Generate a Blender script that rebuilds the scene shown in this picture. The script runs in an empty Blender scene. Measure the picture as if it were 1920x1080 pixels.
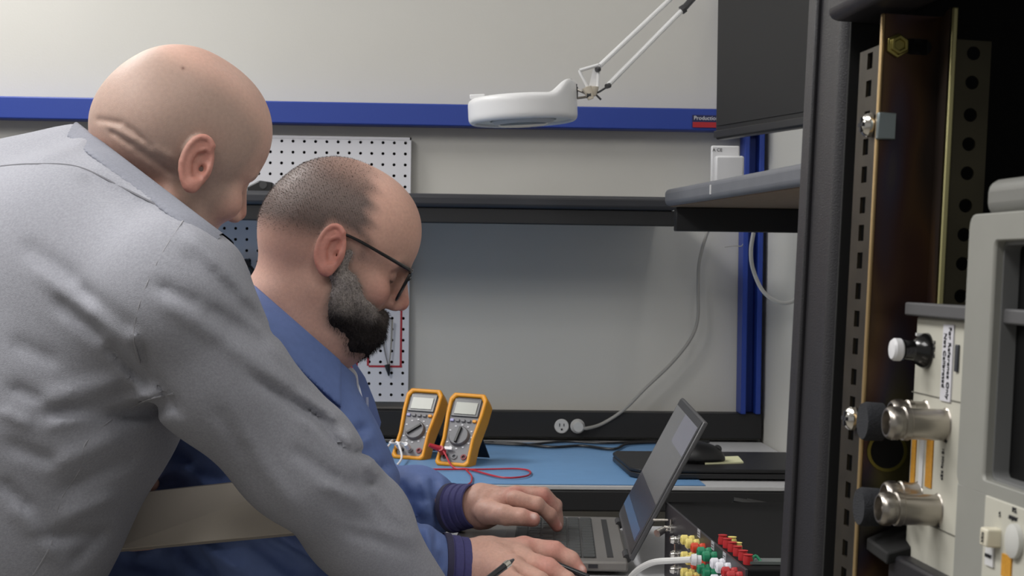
import bpy, math, random
import numpy as np
from mathutils import Matrix, Vector

random.seed(4)
rng = np.random.default_rng(7)
SC = bpy.context.scene
COL = SC.collection

# ------------------------------------------------------------------ camera
FPX = 2960.0
YAW, PITCH, ROLL = math.radians(2.6), math.atan(40 / FPX), 0.0133
CAM = np.array([0.0, 0.0, 1.145])
Fh = np.array([math.sin(YAW), math.cos(YAW), 0.0])
Rt0 = np.array([math.cos(YAW), -math.sin(YAW), 0.0])
UZ = np.array([0, 0, 1.0])
FW = Fh * math.cos(PITCH) - UZ * math.sin(PITCH)
Up0 = UZ * math.cos(PITCH) + Fh * math.sin(PITCH)
RT = Rt0 * math.cos(ROLL) + Up0 * math.sin(ROLL)
UP = Up0 * math.cos(ROLL) - Rt0 * math.sin(ROLL)
cam_d = bpy.data.cameras.new('camera')
cam = bpy.data.objects.new('camera', cam_d)
COL.objects.link(cam)
cam.matrix_world = Matrix(((RT[0], UP[0], -FW[0], CAM[0]), (RT[1], UP[1], -FW[1], CAM[1]), (RT[2], UP[2], -FW[2], CAM[2]), (0, 0, 0, 1)))
cam_d.sensor_width = 36.0
cam_d.lens = FPX / 1920 * 36.0
cam_d.clip_start = 0.02
cam_d.dof.use_dof = True
cam_d.dof.focus_distance = 1.55
cam_d.dof.aperture_fstop = 34.0
SC.camera = cam

# ------------------------------------------------------------------ light
SC.view_settings.view_transform = 'Standard'
SC.view_settings.look = 'None'
SC.view_settings.gamma = 1.0
SC.view_settings.use_curve_mapping = False
SC.view_settings.exposure = 0.0
w = bpy.data.worlds.new('world')
SC.world = w
w.use_nodes = True
w.node_tree.nodes['Background'].inputs[0].default_value = (0.91, 0.90, 0.88, 1)
w.node_tree.nodes['Background'].inputs[1].default_value = 0.27
def area(name, loc, sx, sy, power, col=(1, 0.985, 0.962), rot=(0, 0, 0)):
    l = bpy.data.lights.new(name, 'AREA')
    l.shape = 'RECTANGLE'; l.size = sx; l.size_y = sy; l.energy = power; l.color = col
    o = bpy.data.objects.new(name, l); COL.objects.link(o)
    o.location = loc; o.rotation_euler = rot
    return o
area('ceiling_lamp', (-1.3, 2.9, 2.68), 0.6, 1.2, 33)
area('ceiling_lamp', (0.9, 2.7, 2.68), 0.6, 1.2, 15)
area('ceiling_lamp', (-1.3, 1.0, 2.68), 0.6, 1.2, 40)
area('ceiling_lamp', (0.5, 0.2, 2.68), 0.6, 1.2, 16)
area('ceiling_lamp', (-0.8, -0.4, 2.68), 0.6, 1.2, 18)  # unseen, added behind the camera for more frontal light on the men
area('ceiling_lamp', (-3.0, 2.0, 2.68), 0.6, 1.2, 26)

def W(px, py, Z):
    return CAM + Z * FW + (px - 960) / FPX * Z * RT - (py - 540) / FPX * Z * UP
def ray(px, py):
    return FW + (px - 960) / FPX * RT - (py - 540) / FPX * UP
def hit(px, py, axis, val):
    d = ray(px, py)
    return CAM + d * ((val - CAM[axis]) / d[axis])
def proj(P):
    d = P - CAM
    z = d @ FW
    return 960 + FPX * (d @ RT) / z, 540 - FPX * (d @ UP) / z, z

# ------------------------------------------------------------------ materials
MATS = {}
def srgb(c):
    return tuple(((v / 255) / 12.92 if v / 255 <= 0.04045 else ((v / 255 + 0.055) / 1.055) ** 2.4) for v in c)
def mat(name, col, rough=0.5, metal=0.0, noise=0.0, nscale=40.0, bump=0.0, bscale=200.0, spec=0.5, emit=0.0, attr=None, sss=0.0, coat=0.0, aniso=None, trans=0.0, alpha=1.0):
    """col is sRGB 0..255; noise varies the albedo, bump the normal"""
    if name in MATS: return MATS[name]
    m = bpy.data.materials.new(name); m.use_nodes = True
    nt = m.node_tree; b = nt.nodes['Principled BSDF']
    c = srgb(col)
    b.inputs['Base Color'].default_value = (*c, 1)
    b.inputs['Roughness'].default_value = rough
    b.inputs['Metallic'].default_value = metal
    b.inputs['Specular IOR Level'].default_value = spec
    b.inputs['Coat Weight'].default_value = coat
    b.inputs['Transmission Weight'].default_value = trans
    b.inputs['Alpha'].default_value = alpha
    if sss:
        b.inputs['Subsurface Weight'].default_value = sss
        b.inputs['Subsurface Radius'].default_value = (1.0, 0.35, 0.2)
        b.inputs['Subsurface Scale'].default_value = 0.006
    tc = nt.nodes.new('ShaderNodeTexCoord')
    src = None
    if attr:
        a = nt.nodes.new('ShaderNodeAttribute'); a.attribute_name = attr
        src = a.outputs['Color']
    if noise:
        n = nt.nodes.new('ShaderNodeTexNoise'); n.inputs['Scale'].default_value = nscale
        n.inputs['Detail'].default_value = 4
        if aniso:
            mp = nt.nodes.new('ShaderNodeMapping'); mp.inputs['Scale'].default_value = aniso
            nt.links.new(tc.outputs['Object'], mp.inputs[0]); nt.links.new(mp.outputs[0], n.inputs['Vector'])
        else:
            nt.links.new(tc.outputs['Object'], n.inputs['Vector'])
        mr = nt.nodes.new('ShaderNodeMapRange')
        mr.inputs[1].default_value = 0.3; mr.inputs[2].default_value = 0.7
        mr.inputs[3].default_value = 1 - noise; mr.inputs[4].default_value = 1 + noise
        nt.links.new(n.outputs['Fac'], mr.inputs[0])
        mx = nt.nodes.new('ShaderNodeMix'); mx.data_type = 'RGBA'; mx.blend_type = 'MULTIPLY'
        mx.inputs[0].default_value = 1
        if src: nt.links.new(src, mx.inputs[6])
        else: mx.inputs[6].default_value = (*c, 1)
        nt.links.new(mr.outputs[0], mx.inputs[7])
        src = mx.outputs[2]
    if src: nt.links.new(src, b.inputs['Base Color'])
    if bump:
        n2 = nt.nodes.new('ShaderNodeTexNoise'); n2.inputs['Scale'].default_value = bscale
        nt.links.new(tc.outputs['Object'], n2.inputs['Vector'])
        bp = nt.nodes.new('ShaderNodeBump'); bp.inputs['Strength'].default_value = bump; bp.inputs['Distance'].default_value = 0.001
        nt.links.new(n2.outputs['Fac'], bp.inputs['Height']); nt.links.new(bp.outputs[0], b.inputs['Normal'])
    if emit:
        b.inputs['Emission Color'].default_value = (*c, 1); b.inputs['Emission Strength'].default_value = emit
    MATS[name] = m
    return m

# ------------------------------------------------------------------ objects
def tag(o, label=None, cat=None, group=None, kind=None):
    if label: o['label'] = label
    if cat: o['category'] = cat
    if group: o['group'] = group
    if kind: o['kind'] = kind
    return o
def frame(org, xdir, ydir=None):
    """4x4 matrix, x along xdir, z as upright as possible unless ydir given"""
    x = np.array(xdir, float); x /= np.linalg.norm(x)
    if ydir is None:
        z = UZ - x * (UZ @ x); z /= np.linalg.norm(z); y = np.cross(z, x)
    else:
        y = np.array(ydir, float); y -= x * (x @ y); y /= np.linalg.norm(y); z = np.cross(x, y)
    M = np.eye(4); M[:3, 0] = x; M[:3, 1] = y; M[:3, 2] = z; M[:3, 3] = org
    return M
def thing(name, label, cat, M=None, group=None):
    o = bpy.data.objects.new(name, None); COL.objects.link(o)
    if M is None: M = np.eye(4)
    M = np.array(M, float)
    if M.shape == (3,):
        T = np.eye(4); T[:3, 3] = M; M = T
    o.matrix_world = Matrix(M.tolist())
    o.empty_display_size = 0.05
    return tag(o, label, cat, group)
INV = {}
def world_m(o):
    M = np.array(o.matrix_basis) if o.parent is None else world_m(o.parent) @ np.array(o.matrix_basis)
    return M

class MB:
    """collects shapes for one mesh"""
    def __init__(s): s.v = []; s.f = []; s.n = 0
    def add(s, V, F):
        V = np.asarray(V, float).reshape(-1, 3)
        s.v.append(V); s.f += [tuple(int(i) + s.n for i in f) for f in F]; s.n += len(V); return s
    def box(s, c, d, M=None):
        c = np.array(c, float); d = np.array(d, float) / 2
        V = np.array([[x, y, z] for x in (-1, 1) for y in (-1, 1) for z in (-1, 1)]) * d
        if M is not None: V = V @ np.array(M)[:3, :3].T
        return s.add(V + c, [(0, 1, 3, 2), (4, 6, 7, 5), (0, 4, 5, 1), (2, 3, 7, 6), (0, 2, 6, 4), (1, 5, 7, 3)])
    def hexa(s, P):
        """8 corner points: bottom 4 ring then top 4 ring"""
        return s.add(P, [(3, 2, 1, 0), (4, 5, 6, 7), (0, 1, 5, 4), (1, 2, 6, 5), (2, 3, 7, 6), (3, 0, 4, 7)])
    def slab(s, poly, t):
        """3D polygon extruded by vector t"""
        P = np.asarray(poly, float); n = len(P); t = np.asarray(t, float)
        return s.add(np.vstack([P, P + t]), [tuple(range(n))[::-1], tuple(range(n, 2 * n))] + [(i, (i + 1) % n, n + (i + 1) % n, n + i) for i in range(n)])
    def ring(s, outer, inner, t):
        """extruded frame between two polygons with equal counts"""
        O = np.asarray(outer, float); I = np.asarray(inner, float); n = len(O); t = np.asarray(t, float)
        V = np.vstack([O, I, O + t, I + t]); F = []
        for i in range(n):
            j = (i + 1) % n
            F += [(i, n + i, n + j, j), (2 * n + i, 2 * n + j, 3 * n + j, 3 * n + i), (i, j, 2 * n + j, 2 * n + i), (n + i, 3 * n + i, 3 * n + j, n + j)]
        return s.add(V, F)
    def lathe(s, prof, org, axis, n=24, close=True):
        """prof: list of (radius, height along axis)"""
        a = np.array(axis, float); a /= np.linalg.norm(a)
        h = np.array([1, 0, 0.]) if abs(a[0]) < 0.8 else np.array([0, 1., 0])
        u = np.cross(a, h); u /= np.linalg.norm(u); v = np.cross(a, u)
        V = []; th = np.linspace(0, 2 * math.pi, n, endpoint=False)
        for r, z in prof:
            V.append(np.array(org) + a * z + r * (np.cos(th)[:, None] * u + np.sin(th)[:, None] * v))
        m = len(prof); F = []
        for k in range(m - 1):
            for i in range(n):
                j = (i + 1) % n
                F.append((k * n + i, k * n + j, (k + 1) * n + j, (k + 1) * n + i))
        if close:
            F.append(tuple(range(n))[::-1]); F.append(tuple(range((m - 1) * n, m * n)))
        return s.add(np.vstack(V), F)
    def cyl(s, a, b, r, r2=None, n=16):
        a = np.array(a, float); b = np.array(b, float); L = np.linalg.norm(b - a)
        return s.lathe([(r, 0), (r if r2 is None else r2, L)], a, b - a, n)
    def tube(s, pts, r, n=8, sub=6):
        P = smooth_path(np.asarray(pts, float), sub) if sub > 1 else np.asarray(pts, float)
        R = np.interp(np.linspace(0, 1, len(P)), np.linspace(0, 1, len(r)), r) if np.ndim(r) else np.full(len(P), r)
        T = np.gradient(P, axis=0); T /= np.linalg.norm(T, axis=1)[:, None] + 1e-12
        u = np.cross(T[0], [0, 0, 1.]);
        if np.linalg.norm(u) < 1e-3: u = np.cross(T[0], [1., 0, 0])
        u /= np.linalg.norm(u); V = []; th = np.linspace(0, 2 * math.pi, n, endpoint=False)
        for i in range(len(P)):
            u = u - T[i] * (u @ T[i]); u /= np.linalg.norm(u); v = np.cross(T[i], u)
            V.append(P[i] + R[i] * (np.cos(th)[:, None] * u + np.sin(th)[:, None] * v))
        F = []; m = len(P)
        for k in range(m - 1):
            for i in range(n):
                j = (i + 1) % n
                F.append((k * n + i, k * n + j, (k + 1) * n + j, (k + 1) * n + i))
        F.append(tuple(range(n))[::-1]); F.append(tuple(range((m - 1) * n, m * n)))
        return s.add(np.vstack(V), F)
    def build(s, name, m, parent=None, local=True, bevel=0, seg=2, smooth=True, angle=35, subsurf=0):
        """local: vertices are in the parent's own frame; otherwise world, converted"""
        V = np.vstack(s.v)
        if parent is not None and not local:
            Mi = np.linalg.inv(world_m(parent)); V = V @ Mi[:3, :3].T + Mi[:3, 3]
        org = None
        me = bpy.data.meshes.new(name); me.from_pydata(V.tolist(), [], s.f)
        me.update()
        import bmesh
        bm = bmesh.new(); bm.from_mesh(me); bmesh.ops.recalc_face_normals(bm, faces=bm.faces[:]); bm.to_mesh(me); bm.free()
        me.materials.append(m)
        o = bpy.data.objects.new(name, me); COL.objects.link(o)
        if parent is not None: o.parent = parent
        if bevel:
            b = o.modifiers.new('bevel', 'BEVEL'); b.width = bevel; b.segments = seg; b.limit_method = 'ANGLE'; b.angle_limit = math.radians(30)
        if subsurf:
            b = o.modifiers.new('sub', 'SUBSURF'); b.levels = subsurf; b.render_levels = subsurf
        if smooth:
            me.shade_smooth()
            bm = bmesh.new(); bm.from_mesh(me)
            for e in bm.edges:
                if len(e.link_faces) == 2 and e.calc_face_angle(0) > math.radians(angle): e.smooth = False
            bm.to_mesh(me); bm.free()
        return o
def smooth_path(P, sub):
    out = []
    n = len(P)
    for i in range(n - 1):
        p0 = P[max(i - 1, 0)]; p1 = P[i]; p2 = P[i + 1]; p3 = P[min(i + 2, n - 1)]
        for k in range(sub):
            t = k / sub
            out.append(0.5 * ((2 * p1) + (-p0 + p2) * t + (2 * p0 - 5 * p1 + 4 * p2 - p3) * t * t + (-p0 + 3 * p1 - 3 * p2 + p3) * t ** 3))
    out.append(P[-1])
    return np.array(out)
def copy_tree(o, parent=None):
    c = o.copy(); COL.objects.link(c); c.parent = parent
    for ch in list(o.children): copy_tree(ch, c)
    return c
def text(body, size, name, m, M, parent, depth=0.0002, ax='CENTER', spacing=1.0):
    cu = bpy.data.curves.new(name, 'FONT'); cu.body = body; cu.size = size; cu.extrude = depth
    cu.align_x = ax; cu.align_y = 'CENTER'; cu.space_character = spacing
    t = bpy.data.objects.new('tmp', cu); COL.objects.link(t)
    dg = bpy.context.evaluated_depsgraph_get()
    me = bpy.data.meshes.new_from_object(t.evaluated_get(dg)); bpy.data.objects.remove(t)
    me.name = name
    me.materials.clear(); me.materials.append(m)
    o = bpy.data.objects.new(name, me); COL.objects.link(o)
    L = np.linalg.inv(world_m(parent)) @ M
    o.parent = parent; o.matrix_basis = Matrix(L.tolist())
    return o

# ------------------------------------------------------------------ distance fields
def smin(a, b, k):
    h = np.clip(0.5 + 0.5 * (b - a) / k, 0, 1)
    return b + (a - b) * h - k * h * (1 - h)
def smax(a, b, k): return -smin(-a, -b, k)
def sd_caps(P, a, b, ra, rb=None):
    rb = ra if rb is None else rb
    a = np.array(a, np.float32); b = np.array(b, np.float32); ba = b - a
    pa = P - a; h = np.clip((pa @ ba) / (ba @ ba), 0, 1)
    return np.sqrt(((pa - h[..., None] * ba) ** 2).sum(-1)) - (ra + (rb - ra) * h)
def sd_ell(P, c, r, R=None):
    q = P - np.array(c, np.float32)
    if R is not None: q = q @ np.array(R, np.float32)
    r = np.array(r, np.float32)
    k0 = np.sqrt(((q / r) ** 2).sum(-1)); k1 = np.sqrt(((q / (r * r)) ** 2).sum(-1)) + 1e-9
    return k0 * (k0 - 1) / k1
def sd_sph(P, c, r): return np.sqrt(((P - np.array(c, np.float32)) ** 2).sum(-1)) - r
def sd_poly(P, pts, r, k=0.0):
    d = None
    rr = r if np.ndim(r) else [r] * len(pts)
    for i in range(len(pts) - 1):
        e = sd_caps(P, pts[i], pts[i + 1], rr[i], rr[i + 1])
        d = e if d is None else (np.minimum(d, e) if k == 0 else smin(d, e, k))
    return d
def rotm(ax, deg):
    return np.array(Matrix.Rotation(math.radians(deg), 3, ax))
def surfnet(fn, lo, hi, h, D=None):
    lo = np.array(lo, float); hi = np.array(hi, float)
    n = np.maximum(np.ceil((hi - lo) / h).astype(int) + 1, 4) if D is None else np.array(D.shape)
    ax = [(lo[i] + h * np.arange(n[i])).astype(np.float32) for i in range(3)]
    given = D is not None
    if not given: D = np.empty(tuple(n), np.float32)
    st = max(1, int(1.2e6 // (n[1] * n[2])))
    for i in range(0, 0 if given else n[0], st):
        X, Y, Z = np.meshgrid(ax[0][i:i + st], ax[1], ax[2], indexing='ij')
        D[i:i + st] = fn(np.stack([X, Y, Z], -1))
    S = D < 0
    # vertices
    c = S[:-1, :-1, :-1].astype(np.int8)
    tot = np.zeros(tuple(n - 1), np.int8)
    for dx in (0, 1):
        for dy in (0, 1):
            for dz in (0, 1):
                tot += S[dx:n[0] - 1 + dx, dy:n[1] - 1 + dy, dz:n[2] - 1 + dz]
    act = (tot > 0) & (tot < 8)
    I = np.argwhere(act)
    idx = np.full(tuple(n - 1), -1, np.int32); idx[act] = np.arange(len(I))
    acc = np.zeros((len(I), 3)); cnt = np.zeros(len(I))
    cor = [(0, 0, 0), (1, 0, 0), (0, 1, 0), (1, 1, 0), (0, 0, 1), (1, 0, 1), (0, 1, 1), (1, 1, 1)]
    for a in range(8):
        for b in range(a + 1, 8):
            ca = np.array(cor[a]); cb = np.array(cor[b])
            if abs(ca - cb).sum() != 1: continue
            va = D[tuple((I + ca).T)]; vb = D[tuple((I + cb).T)]
            m = (va < 0) != (vb < 0)
            t = np.where(m, va / np.where(m, va - vb, 1), 0)
            acc[m] += (ca + t[:, None] * (cb - ca))[m]; cnt[m] += 1
    V = lo + h * (I + acc / cnt[:, None])
    F = []
    for a in range(3):
        b, c2 = (a + 1) % 3, (a + 2) % 3
        sl0 = [slice(1, -1)] * 3; sl1 = [slice(1, -1)] * 3
        sl0[a] = slice(0, n[a] - 1); sl1[a] = slice(1, n[a])
        A = S[tuple(sl0)]; B = S[tuple(sl1)]
        E = np.argwhere(A != B)
        if not len(E): continue
        inside = A[tuple(E.T)]
        off = np.array([1, 1, 1]); off[a] = 0
        G = E + off
        eb = np.zeros(3, int); eb[b] = 1; ec = np.zeros(3, int); ec[c2] = 1
        q = np.stack([idx[tuple(G.T)], idx[tuple((G - eb).T)], idx[tuple((G - eb - ec).T)], idx[tuple((G - ec).T)]], 1)
        q[~inside] = q[~inside][:, ::-1]
        F.append(q)
    F = np.vstack(F)
    F = F[(F >= 0).all(1)]
    return V, F
def surfnet_sparse(fn, lo, hi, h, b=8, reach=0.03):
    """surfnet on a large fine grid, evaluated only in blocks near the surface"""
    lo = np.array(lo, float); hi = np.array(hi, float)
    nb = np.ceil((hi - lo) / (h * b)).astype(int)
    ci = [(lo[i] + h * (b * np.arange(nb[i]) + (b - 1) / 2)).astype(np.float32) for i in range(3)]
    X, Y, Z = np.meshgrid(*ci, indexing='ij'); Cd = fn(np.stack([X, Y, Z], -1).reshape(-1, 3)).reshape(tuple(nb))
    D = np.repeat(np.repeat(np.repeat(Cd, b, 0), b, 1), b, 2).astype(np.float32)
    B = np.argwhere(np.abs(Cd) < reach)
    off = np.stack(np.meshgrid(*[np.arange(b)] * 3, indexing='ij'), -1).reshape(-1, 3)
    for s in range(0, len(B), 1500):
        I = (B[s:s + 1500, None, :] * b + off[None]).reshape(-1, 3)
        D[I[:, 0], I[:, 1], I[:, 2]] = fn((lo + h * I).astype(np.float32))
    return surfnet(None, lo, lo + h * (np.array(D.shape) - 1), h, D)
def gated(fn, lo, hi):
    """fn evaluated only inside a box, far away elsewhere"""
    lo = np.array(lo, np.float32); hi = np.array(hi, np.float32)
    def g(P):
        m = ((P > lo) & (P < hi)).all(-1); o = np.full(P.shape[:-1], 1.0, np.float32)
        if m.any(): o[m] = fn(P[m])
        return o
    return g
def mesh_np(name, V, F, m, parent=None, cols=None, local=True):
    """cols: per vertex rgb"""
    if parent is not None and not local:
        Mi = np.linalg.inv(world_m(parent)); V = V @ Mi[:3, :3].T + Mi[:3, 3]
    me = bpy.data.meshes.new(name)
    k = F.shape[1]
    me.vertices.add(len(V)); me.vertices.foreach_set('co', V.astype(np.float32).ravel())
    me.loops.add(F.size); me.loops.foreach_set('vertex_index', F.astype(np.int32).ravel())
    me.polygons.add(len(F)); me.polygons.foreach_set('loop_start', np.arange(0, F.size, k, dtype=np.int32))
    me.polygons.foreach_set('loop_total', np.full(len(F), k, np.int32))
    me.update(calc_edges=True); me.validate()
    me.shade_smooth()
    if cols is not None:
        at = me.color_attributes.new('tint', 'FLOAT_COLOR', 'POINT')
        at.data.foreach_set('color', np.hstack([cols, np.ones((len(V), 1))]).astype(np.float32).ravel())
    me.materials.append(m)
    o = bpy.data.objects.new(name, me); COL.objects.link(o)
    if parent is not None: o.parent = parent
    return o
def sstep(a, b, x):
    t = np.clip((x - a) / (b - a), 0, 1); return t * t * (3 - 2 * t)
def vnoise(P, s, seed=0):
    """cheap smooth noise from sines, about -1..1"""
    r = np.random.default_rng(seed); o = np.zeros(P.shape[:-1], np.float32)
    for k in range(6):
        d = r.normal(size=3).astype(np.float32); d /= np.linalg.norm(d)
        o += np.sin((P @ d) * (s * (0.7 + 0.25 * k)) + r.uniform(0, 6.28))
    return o / 3.0
# ================================================================== SETTING
YW = 3.625                     # back wall
cwall = mat('wall_paint', (204, 202, 196), 0.75, noise=0.02, nscale=3, bump=0.15, bscale=300)
cside = mat('side_panel_paint', (200, 199, 194), 0.7, noise=0.02, nscale=3)
corner = hit(1424, 826, 1, YW)
XR = corner[0]
MB().box((-1.5, YW + 0.05, 1.4), (6.6, 0.1, 2.8)).build('wall_back', cwall)
MB().box((XR + 0.04, 2.3, 1.4), (0.08, 2.75, 2.8)).build('wall_right', cside)
MB().box((-1.0, 1.0, -0.05), (8, 7, 0.1)).build('floor', mat('floor_tile', (120, 116, 108), 0.5, noise=0.08, nscale=8))
MB().box((-1.0, 1.0, 2.8), (8, 7, 0.1)).build('ceiling', mat('ceiling_tile', (215, 213, 208), 0.9, noise=0.03, nscale=30))
for n in ('wall_back', 'wall_right', 'floor', 'ceiling'): tag(bpy.data.objects[n], kind='structure')

black = mat('black_powder_coat', (26, 26, 28), 0.55, bump=0.2, bscale=600)
blackpl = mat('black_plastic', (24, 24, 26), 0.4)
blue = mat('blue_powder_coat', (34, 62, 150), 0.45, bump=0.1, bscale=500)
white = mat('white_enamel', (225, 225, 226), 0.35)
chrome = mat('chrome', (225, 222, 216), 0.18, 1.0)
steel = mat('brushed_steel', (178, 172, 164), 0.3, 1.0, noise=0.08, nscale=60)
ink = mat('printed_ink', (40, 40, 46), 0.7)
lam = mat('grey_laminate', (190, 190, 192), 0.45, noise=0.03, nscale=120)

# ------------------------------------------------------------------ work bench
TZ = 0.75
yf = hit(1100, 911, 2, TZ)[1]
bench = thing('workbench', 'long black and grey workbench with blue uprights against the wall', 'workbench', (0.0, (yf + YW) / 2, 0))
xl = -1.9
tt = MB().box(((xl + XR) / 2, (yf + YW) / 2, TZ - 0.004), (XR - xl - 0.006, YW - yf - 0.006, 0.008)).build('tabletop', lam, bench, False, bevel=0.0015)
MB().box(((xl + XR) / 2, yf + 0.025, TZ - 0.008 - 0.020), (XR - xl - 0.01, 0.046, 0.038)).build('front_rail', black, bench, False, bevel=0.003)
for x in (xl + 0.05, XR - 0.09):
    MB().box((x, YW - 0.1, 0.36), (0.05, 0.08, 0.72)).build('leg', black, bench, False, bevel=0.004)
    MB().box((x, yf + 0.06, 0.34), (0.05, 0.05, 0.68)).build('leg', black, bench, False, bevel=0.004)
# blue crossbeam: top y 180..207, bottom 222..247
pa = hit(-40, 200, 1, YW - 0.045); pb = hit(1410, 228, 1, YW - 0.045)
zb = (pa[2] + pb[2]) / 2
MB().box(((xl + XR) / 2, YW - 0.032, zb), (XR - xl - 0.02, 0.05, 0.05)).build('crossbeam', blue, bench, False, bevel=0.003)
# blue upright with a channel
c_t = hit(1000, 772, 1, YW - 0.05)[2]
p0 = hit(1404, 600, 1, YW - 0.05)[0]; p1 = hit(1436, 300, 1, YW - 0.05)[0]
xc = (hit(1392, 600, 1, YW - 0.05)[0] + hit(1424, 600, 1, YW - 0.05)[0]) / 2
up = MB()
up.box((xc - 0.017, YW - 0.035, (c_t + 1.9) / 2), (0.012, 0.06, 1.9 - c_t)).box((xc + 0.017, YW - 0.035, (c_t + 1.9) / 2), (0.012, 0.06, 1.9 - c_t)).box((xc, YW - 0.012, (c_t + 1.9) / 2), (0.03, 0.012, 1.9 - c_t))
up.build('upright', blue, bench, False, bevel=0.002)
up = MB()
up.box((xl + 0.1, YW - 0.035, (c_t + 1.9) / 2), (0.012, 0.06, 1.9 - c_t)).box((xl + 0.14, YW - 0.035, (c_t + 1.9) / 2), (0.012, 0.06, 1.9 - c_t)).box((xl + 0.12, YW - 0.012, (c_t + 1.9) / 2), (0.03, 0.012, 1.9 - c_t))
up.build('upright', blue, bench, False, bevel=0.002)
# name plate on the beam
pl = hit(1298, 226, 1, YW - 0.058)
plate = MB().box((pl[0] + 0.045, YW - 0.0588, pl[2] - 0.0015), (0.09, 0.0016, 0.028)).build('nameplate', mat('plate_navy', (30, 34, 80), 0.5), bench, False)
MB().box((pl[0] + 0.045, YW - 0.0602, pl[2] - 0.0095), (0.088, 0.001, 0.012)).build('plate_band', mat('plate_red', (170, 30, 40), 0.5), plate, False)
TXm = np.eye(4); TXm[:3, 0] = (1, 0, 0); TXm[:3, 1] = (0, 0, 1); TXm[:3, 2] = (0, -1, 0)
def TX(p): M = TXm.copy(); M[:3, 3] = p; return M
text('Production', 0.0125, 'plate_lettering', mat('plate_white', (220, 220, 224), 0.5), TX((pl[0] + 0.003, YW - 0.0605, pl[2] + 0.0055)), plate, ax='LEFT')
# long black shelf
ys = YW - 0.3
s_t = hit(900, 364, 1, ys)[2]; s_b = hit(900, 419, 1, ys)[2]; xe = hit(1268, 390, 1, ys)[0]
MB().box(((xl + xe) / 2, YW - 0.155, s_t - 0.0145), (xe - xl, 0.30, 0.029)).build('shelf', mat('dark_shelf_edge', (50, 51, 56), 0.45), bench, False, bevel=0.009, seg=4)
MB().box(((xl + xe) / 2, ys + 0.022, (s_t - 0.029 + s_b) / 2), (xe - xl, 0.035, s_t - 0.0295 - s_b)).build('shelf_beam', black, bench, False, bevel=0.002)
# power channel / backsplash
c_t = hit(1000, 772, 1, YW - 0.05)[2]
chn = MB().box(((xl + XR) / 2, YW - 0.026, (c_t + TZ) / 2 + 0.004), (XR - xl - 0.01, 0.05, c_t - TZ - 0.008)).build('power_channel', black, bench, False, bevel=0.002)
for px in (1053, 1083):
    p = hit(px, 799, 1, YW - 0.0515)
    ob = MB().lathe([(0.0165, 0), (0.0165, 0.003), (0.015, 0.005)], p + np.array([0, 0.001, 0]), (0, -1, 0), 24)
    oo = ob.build('outlet', mat('outlet_white', (200, 200, 200), 0.4), chn, False); oo['label'] = 'white round outlet socket'
    if px == 1053:
        for dz in (0.0, ):
            k = MB(); q = p + np.array([0, -0.0045, 0])
            k.box(q + (-0.005, 0, 0.003), (0.002, 0.001, 0.007)).box(q + (0.005, 0, 0.003), (0.002, 0.001, 0.006)).box(q + (0, 0, -0.007), (0.004, 0.001, 0.004))
            k.build('socket_slot', ink, oo, False)

# ------------------------------------------------------------------ corner shelf on the right
E0 = W(1245, 371, 3.18); E1 = W(1515, 332, 2.30)
d = E1 - E0; d[2] = 0
zt = W(1245, 355, 3.18)[2]; zu = zt - 0.034
E0b = E0; E1b = E0 + d * 1.35
cs = thing('corner_shelf', 'thick grey shelf on a black beam at the right, beneath the monitor', 'shelf', (XR - 0.1, 3.0, zu))
poly = [(E0b[0], E0b[1], zu), (E1b[0], E1b[1], zu), (XR - 0.002, E1b[1], zu), (XR - 0.002, E0b[1], zu)]
MB().slab(poly, (0, 0, 0.034)).build('shelf_board', mat('grey_bullnose', (112, 114, 120), 0.5, noise=0.06, nscale=20), cs, False, bevel=0.010, seg=4)
pi = [(E0b[0] + 0.012, E0b[1] - 0.01, zu - 0.002), (E1b[0] + 0.012, E1b[1] + 0.01, zu - 0.002), (XR - 0.004, E1b[1] + 0.01, zu - 0.002), (XR - 0.004, E0b[1] - 0.01, zu - 0.002)]
MB().slab(pi, (0, 0, 0.002)).build('underside', mat('raw_chipboard', (128, 108, 88), 0.8, noise=0.1, nscale=80), cs, False)
b0 = hit(1266, 391, 1, E0[1] - 0.02); b1 = hit(1266, 433, 1, E0[1] - 0.02)
MB().box(((b0[0] + XR) / 2, E0[1] - 0.005, (zu - 0.002 + b1[2]) / 2), (XR - b0[0] - 0.004, 0.03, zu - 0.002 - b1[2])).build('beam', black, cs, False, bevel=0.002)
tk = W(1357, 352, 2.83)
tq = E0 + d * ((tk[1] - E0[1]) / d[1])
MB().box((tq[0] - 0.0005, tq[1], zu + 0.017), (0.002, 0.006, 0.017)).build('edge_mark', white, cs, False)['label'] = 'small white tick on the edge'

# ------------------------------------------------------------------ monitor
A = W(1340, 262, 2.95); B = W(1530, 247, 2.62)
dm = B - A; dm[2] = 0; dm /= np.linalg.norm(dm)
Mm = frame(np.array([A[0], A[1], A[2]]), dm)      # x along the bottom, y away from viewer, z up
mon = thing('monitor', 'large black monitor above the grey shelf, switched off', 'monitor', Mm)
wM, hM = 0.54, 0.345
MB().box((wM / 2, 0.012, hM / 2), (wM, 0.022, hM)).build('monitor_body', mat('monitor_bezel', (22, 22, 23), 0.35), mon, bevel=0.004)
MB().box((wM / 2, -0.0005, hM / 2 + 0.008), (wM - 0.018, 0.002, hM - 0.034)).build('screen', mat('dark_screen', (34, 34, 35), 0.5, spec=0.3), mon)
MB().box((wM / 2, -0.002, 0.0095), (wM - 0.004, 0.003, 0.013)).build('bottom_bezel', mat('bezel_lip', (40, 40, 42), 0.3), mon, bevel=0.001)
foot_z = zt - A[2] + 0.0005
MB().box((0.30, 0.06, (foot_z + 0.17) / 2 + 0.004), (0.06, 0.06, 0.17 - foot_z - 0.008)).build('stand', blackpl, mon, bevel=0.005)
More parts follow.
